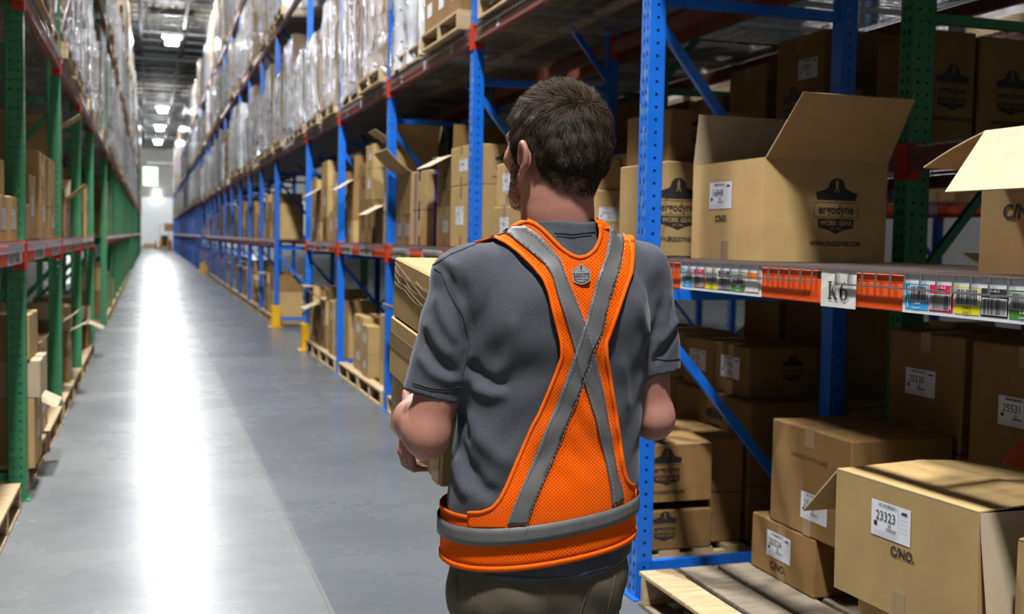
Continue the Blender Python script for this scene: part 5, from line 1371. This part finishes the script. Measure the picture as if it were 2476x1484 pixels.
def band(z0f, z1f, off, mi, nv=5, a0=0, a1=2 * math.pi):
    V, Fc, uv = [], [], []; n_ = 120
    for j in range(nv + 1):
        for i in range(n_ + 1):
            a = a0 + (a1 - a0) * i / n_; ca, sa = math.cos(a), math.sin(a); e = 2 / 2.25
            x = -.029 + .1965 * math.copysign(abs(ca) ** e, ca); y = -.020 + .1465 * math.copysign(abs(sa) ** e, sa)
            z = z0f(x) + (z1f(x) - z0f(x)) * j / nv
            fl = off
            x += fl * ca; y += fl * sa
            V.append(Vector((x, y, z))); uv.append((a * .19 / .0052, z / .0052))
    for j in range(nv):
        for i in range(n_): k = j * (n_ + 1) + i; Fc.append((k, k + 1, k + n_ + 2, k + n_ + 1))
    return (V, Fc, uv), mi
zt = lambda x: .958 + .085 * x; zb_ = lambda x: .8665 + .10 * x
e = cloth('waist_band', [band(zb_, zt, -.0030, 10, 6)], ['hivis_mesh'], vest); e['label'] = 'orange waist band of the vest'
e = cloth('reflective_tape', [band(lambda x: .9135 + .11 * x, lambda x: .946 + .11 * x, .0036, 10, 3)], ['reflective'], vest, .0008); e['label'] = 'horizontal grey reflective band round the waist'
e = cloth('binding', [band(lambda x: .8635 + .10 * x, lambda x: .8735 + .10 * x, -.0008, 10, 2)], ['hivis_edge'], vest, .0015)
e = cloth('binding', [band(lambda x: .954 + .085 * x, lambda x: .962 + .085 * x, -.0010, 10, 2, -math.pi * 1.06, -math.pi * .83)], ['hivis_edge'], vest, .0015)
e = cloth('binding', [band(lambda x: .954 + .085 * x, lambda x: .962 + .085 * x, -.0010, 10, 2, -math.pi * .10, math.pi * .94)], ['hivis_edge'], vest, .0015)
# silver crest badge between the shoulder blades (flat prints laid on the cloth)
b = MB()
class BadgeFace:
    def __init__(s, mb):
        s.mb = mb; q = [vcast(x, y, .0) for x, y in ((1384, 640), (1425, 640), (1404, 688))]; s.c = (q[0] + q[1] + q[2]) / 3
        s.n = (q[1] - q[0]).cross(q[2] - q[0]).normalized()
        if s.n.dot(CL - s.c) < 0: s.n = -s.n
        s.c += s.n * .0035
    def P(s, x, y, k):
        d = raydir(x, y); t = (s.c - CL).dot(s.n) / d.dot(s.n); return CL + d * t + s.n * (.0004 * k)
    def rect(s, x0, x1, y0, y1, mi, k=1): s.poly([(x0, y0), (x1, y0), (x1, y1), (x0, y1)], mi, k)
    def poly(s, pts, mi, k=1): s.mb.add([s.P(x, y, k) for x, y in pts], [tuple(range(len(pts)))], mi)
    def text(s, t, x, y, size, mi, k=2, bold=0., sx=1.0): v, f = text2d(t, size, bold, 'CENTER', sx); s.mb.add([s.P(x + a, y - c, k) for a, c in v], f, mi)
bf = BadgeFace(b)
cx, cy = 1404.5, 662
shape = [(-21, -6), (-20, -12), (-13, -14), (-8, -17), (-6, -22), (0, -25), (6, -22), (8, -17), (13, -14), (21, -12), (22, -6), (24, 5), (21, 18), (14, 22), (2, 26), (-10, 23), (-18, 19), (-20, 8)]
bf.poly([(cx + x, cy + y) for x, y in shape], 0, 1)
bf.poly([(cx + x * .86, cy + y * .86) for x, y in shape], 1, 2); bf.poly([(cx + x * .80, cy + y * .80) for x, y in shape], 0, 3)
bf.poly([(cx - 18.5, cy + 0), (cx + 19.5, cy - 1.5), (cx + 20.5, cy + 7), (cx - 17.5, cy + 8.5)], 1, 4); bf.text('ergodyne', cx + 1, cy + 3.6, 9.2, 0, 5, .02, .98)
bf.text('WORK GEAR', cx + 2, cy + 13.5, 5.8, 1, 4, .02); bf.text('EST. 1983', cx + 2, cy + 19, 3.4, 1, 4); bf.text('TENACIOUS', cx, cy - 6, 3.6, 1, 4)
bf.poly([(cx - 1.6, cy - 19), (cx + 1.6, cy - 19), (cx + 1.6, cy - 16), (cx - 1.6, cy - 16)], 1, 4); bf.poly([(cx - 2.4, cy - 15.5), (cx + 2.4, cy - 15.5), (cx + 1.2, cy - 11), (cx + 2.6, cy - 8.5), (cx, cy - 10.5), (cx - 2.6, cy - 8.5), (cx - 1.2, cy - 11)], 1, 4)
bd_ = b.build('crest_badge', ['badge', 'ink'], vest); bd_['label'] = 'silver crest badge reading ergodyne'

# ---- hair and beard: dark cap plus individual short strands
rs = np.random.RandomState(5)
def hair_low(a, hz_only=True):
    """lower hairline height (head frame) as a function of azimuth from the face, 0 front .. pi back"""
    return np.interp(a, [0, .55, .80, .95, 1.15, 1.32, 1.42, 1.62, 1.85, 2.1, 2.5, 3.1416], [.072, .066, .040, .020, -.035, -.050, -.018, -.010, -.030, -.070, -.098, -.106])
HV = bodyV; hd = l2h(HV)
def scatter(n, fn, bv_=bvh_skin):
    """random points on the head surface in directions from the head centre, kept where fn(head coords, azimuth) is true"""
    out = []
    for _ in range(n):
        z = rs.uniform(-1, 1); t = rs.uniform(0, 2 * math.pi); q = math.sqrt(1 - z * z); d = Vector((q * math.cos(t), q * math.sin(t), z))
        o = Vector(h2l((0, -.01, -.02))); h, nn, i, ds = bv_.ray_cast(o + d * .25, -d)
        if h is None: continue
        p = l2h(np.array(h)[None])[0]; a = abs(math.atan2(p[0], p[1] + .0))
        if abs(p[0]) > .0826 and p[2] < .004 : continue
        k = fn(p, a)
        if k: out.append((h, nn, p, a, k))
    return out
def strands(name, pts, length, flow, mats, probs, width=.00075, cap=None):
    V, Fc, mi = [], [], []
    for h, nn, p, a, k in pts:
        l = length(p, a) * rs.uniform(.65, 1.25); f = flow(p, a); fv = Vector(f[0]); fv -= nn * fv.dot(nn); fv = fv.normalized() * .9 if fv.length > 1e-4 else fv; cl = Vector((math.sin(h.x * 210 + h.z * 90), math.sin(h.y * 190 + h.x * 60), math.sin(h.z * 170 + h.y * 120))) * .22; d = (nn * f[1] + fv + cl + Vector(rs.normal(0, .10, 3))).normalized()
        d2 = (d + fv * .5 - nn * .12 + Vector(rs.normal(0, .1, 3))).normalized()
        sd = d.cross((h - CL)).normalized()
        if rs.rand() < .4: sd = d.cross(nn).normalized() if d.cross(nn).length > 1e-3 else sd
        o = len(V); w0 = width * rs.uniform(.7, 1.2); b0 = h - nn * .0008; b1 = h + d * l * .5; b2 = h + d * l * .5 + d2 * l * .5
        V += [b0 - sd * w0 * .5, b0 + sd * w0 * .5, b1 + sd * w0 * .4, b1 - sd * w0 * .4, b2]; Fc += [(o, o + 1, o + 2, o + 3), (o + 3, o + 2, o + 4)]
        tp = min(1, max(0, (p[2] - .03) / .06)) if name == 'hair' else 0; c = rs.choice(len(mats), p=probs) if rs.rand() > tp * .75 else rs.choice([0, 1, 1, 2]); mi += [c, c]
    return V, Fc, mi
hp = scatter(100000, lambda p, a: p[2] > hair_low(a) + rs.normal(0, .004))
HL = lambda dx, dy, dz: tuple(Vector(h2l((dx, dy, dz))) - Vector(h2l((0, 0, 0))))
def hflow(p, a):
    top = min(1, max(0, (p[2] - .035) / .05)); side = 1 - top
    return HL(-.25 * top * np.sign(p[0] + .001) * .3, .75 * top + .10 * side, -.05 * top - 1.0 * side), .55 * top + .32 * side
hlen = lambda p, a: float(np.interp(p[2], [-.11, -.06, 0, .05, .09], [.006, .011, .017, .022, .024]))
V, Fc, mi = strands('hair', hp, hlen, hflow, ['hair_a', 'hair_b', 'hair_c'], [.66, .30, .04], .00065)
# scalp cap following the skull
cap = SDF(h2l((0, 0, 0)) - np.array((.14, .14, .13)), h2l((0, 0, 0)) + np.array((.14, .14, .12)), .0032)
cap.ell(H(0, -.006, .006), (.086 + .0008, .107 + .0008, .098 + .0012), .01, HY); cap.ell(H(0, -.038, -.038), (.068 + .0008, .062 + .0008, .062), .03, HY)
cV, cF = cap.polys(); hh = l2h(cV); az = np.abs(np.arctan2(hh[:, 0], hh[:, 1])); ok = (hh[:, 2] > np.interp(az, [0, .55, .80, .95, 1.15, 1.32, 1.42, 1.62, 1.85, 2.1, 2.5, 3.1416], [.072, .066, .040, .020, -.035, -.050, -.018, -.010, -.030, -.060, -.080, -.084]) + .004)
idx = np.cumsum(ok) - 1; cF = [tuple(int(idx[i]) for i in f) for f in cF if all(ok[i] for i in f)]; cV = [Vector(p) for p in cV[ok]]
o = len(V); V = V + cV; Fc = Fc + [tuple(i + o for i in f) for f in cF]; mi = mi + [3] * len(cF)
hr = obj('hair', smesh('hair', V, Fc, ['hair_a', 'hair_b', 'hair_c', 'scalp'], mi), person); hr['label'] = 'short dark brown hair, lighter on top'
def inbeard(p, a):
    if p[2] < -.132 or a > 1.25: return False
    if p[2] > -.035 and a > .95: return p[2] < -.01 and a < 1.2
    lowline = -.132; up = np.interp(a, [0, .25, .4, .7, .95, 1.25], [-.062, -.064, -.075, -.062, -.045, -.03])
    if a < .22 and -.096 < p[2] < -.075: return False
    return p[2] < up + rs.normal(0, .003)
bp_ = scatter(26000, inbeard)
V, Fc, mi = strands('beard', bp_, lambda p, a: .0065, lambda p, a: (HL(0, .2, -.8), .55), ['hair_a', 'hair_b', 'hair_c'], [.45, .40, .15], .0007)
bo = obj('beard', smesh('beard', V, Fc, ['hair_a', 'hair_b', 'hair_c'], mi), person); bo['label'] = 'trimmed dark beard'
ep = scatter(26000, lambda p, a: a < .62 and a > .14 and .004 < p[2] < .014)
V, Fc, mi = strands('eyebrow', ep, lambda p, a: .007, lambda p, a: (HL(.6 * np.sign(p[0]), .1, .1), .5), ['hair_a', 'hair_b'], [.6, .4], .0006)
obj('eyebrow', smesh('eyebrow', V, Fc, ['hair_a', 'hair_b'], mi), person)
b = MB()
for sx in (-1, 1):
    for i in range(14):
        t = (i / 13 - .5) * .024; a = Vector(h2l((sx * .031 + t, .1005 - abs(t) * .25, -.0125))); c = Vector(h2l((sx * .031 + t * 1.4, .1115 - abs(t) * .2, -.0105))); b.bar(a, c, .0004)
b.build('eyelash', ['hair_a'], person)

# ---- the three flat cartons he carries
Rb = Matrix.Rotation(math.radians(1.5), 3, 'Z') @ Matrix.Rotation(.098, 3, 'X')
bw, bdp, bh = .385, .44, .1385; corner = Vector((.551, 2.138, .944))
for k, l in enumerate(('bottom carton of the three the man carries', 'middle carton of the three the man carries', 'top carton of the three the man carries, wrinkled tape on its side')):
    e = empty('carton', corner + Rb @ Vector((bw / 2 + (.004, -.003, .0)[k], bdp / 2 + (.0, .004, -.004)[k], bh * k + .001)), label=l, cat='cardboard box', group=None)
    e.rotation_euler = Rb.to_euler()
    b = MB(); b.cbox(-bw / 2, bw / 2, -bdp / 2, bdp / 2, 0, bh - .001, .004); b.build('carton_body', ['card'], e)
    b = MB(); q = .0008
    b.box(-bw / 2 - q, -bw / 2, -bdp / 2 + .004, bdp / 2 - .004, bh * .48, bh * .74); b.build('packing_tape', ['tape'], e)
    b = MB(); b.box(-bw / 2 - q * 1.5, -bw / 2 - q, -bdp / 2 + .01, -bdp / 2 + .06, .0, bh * .9); b.build('clear_tape', ['tape_clear'], e)
    if k == 2:
        b = MB(); r = random.Random(4)
        for t in range(5):
            pts = [Vector((-bw / 2 - .002, bdp / 2 - .01 - .05 * i, bh * (.62 + .06 * t - .03 * i) + r.uniform(-.008, .008))) for i in range(8)]
            for a, c in zip(pts, pts[1:]): b.bar(a, c, .0006)
        b.build('loose_tape', ['tape_clear'], e)
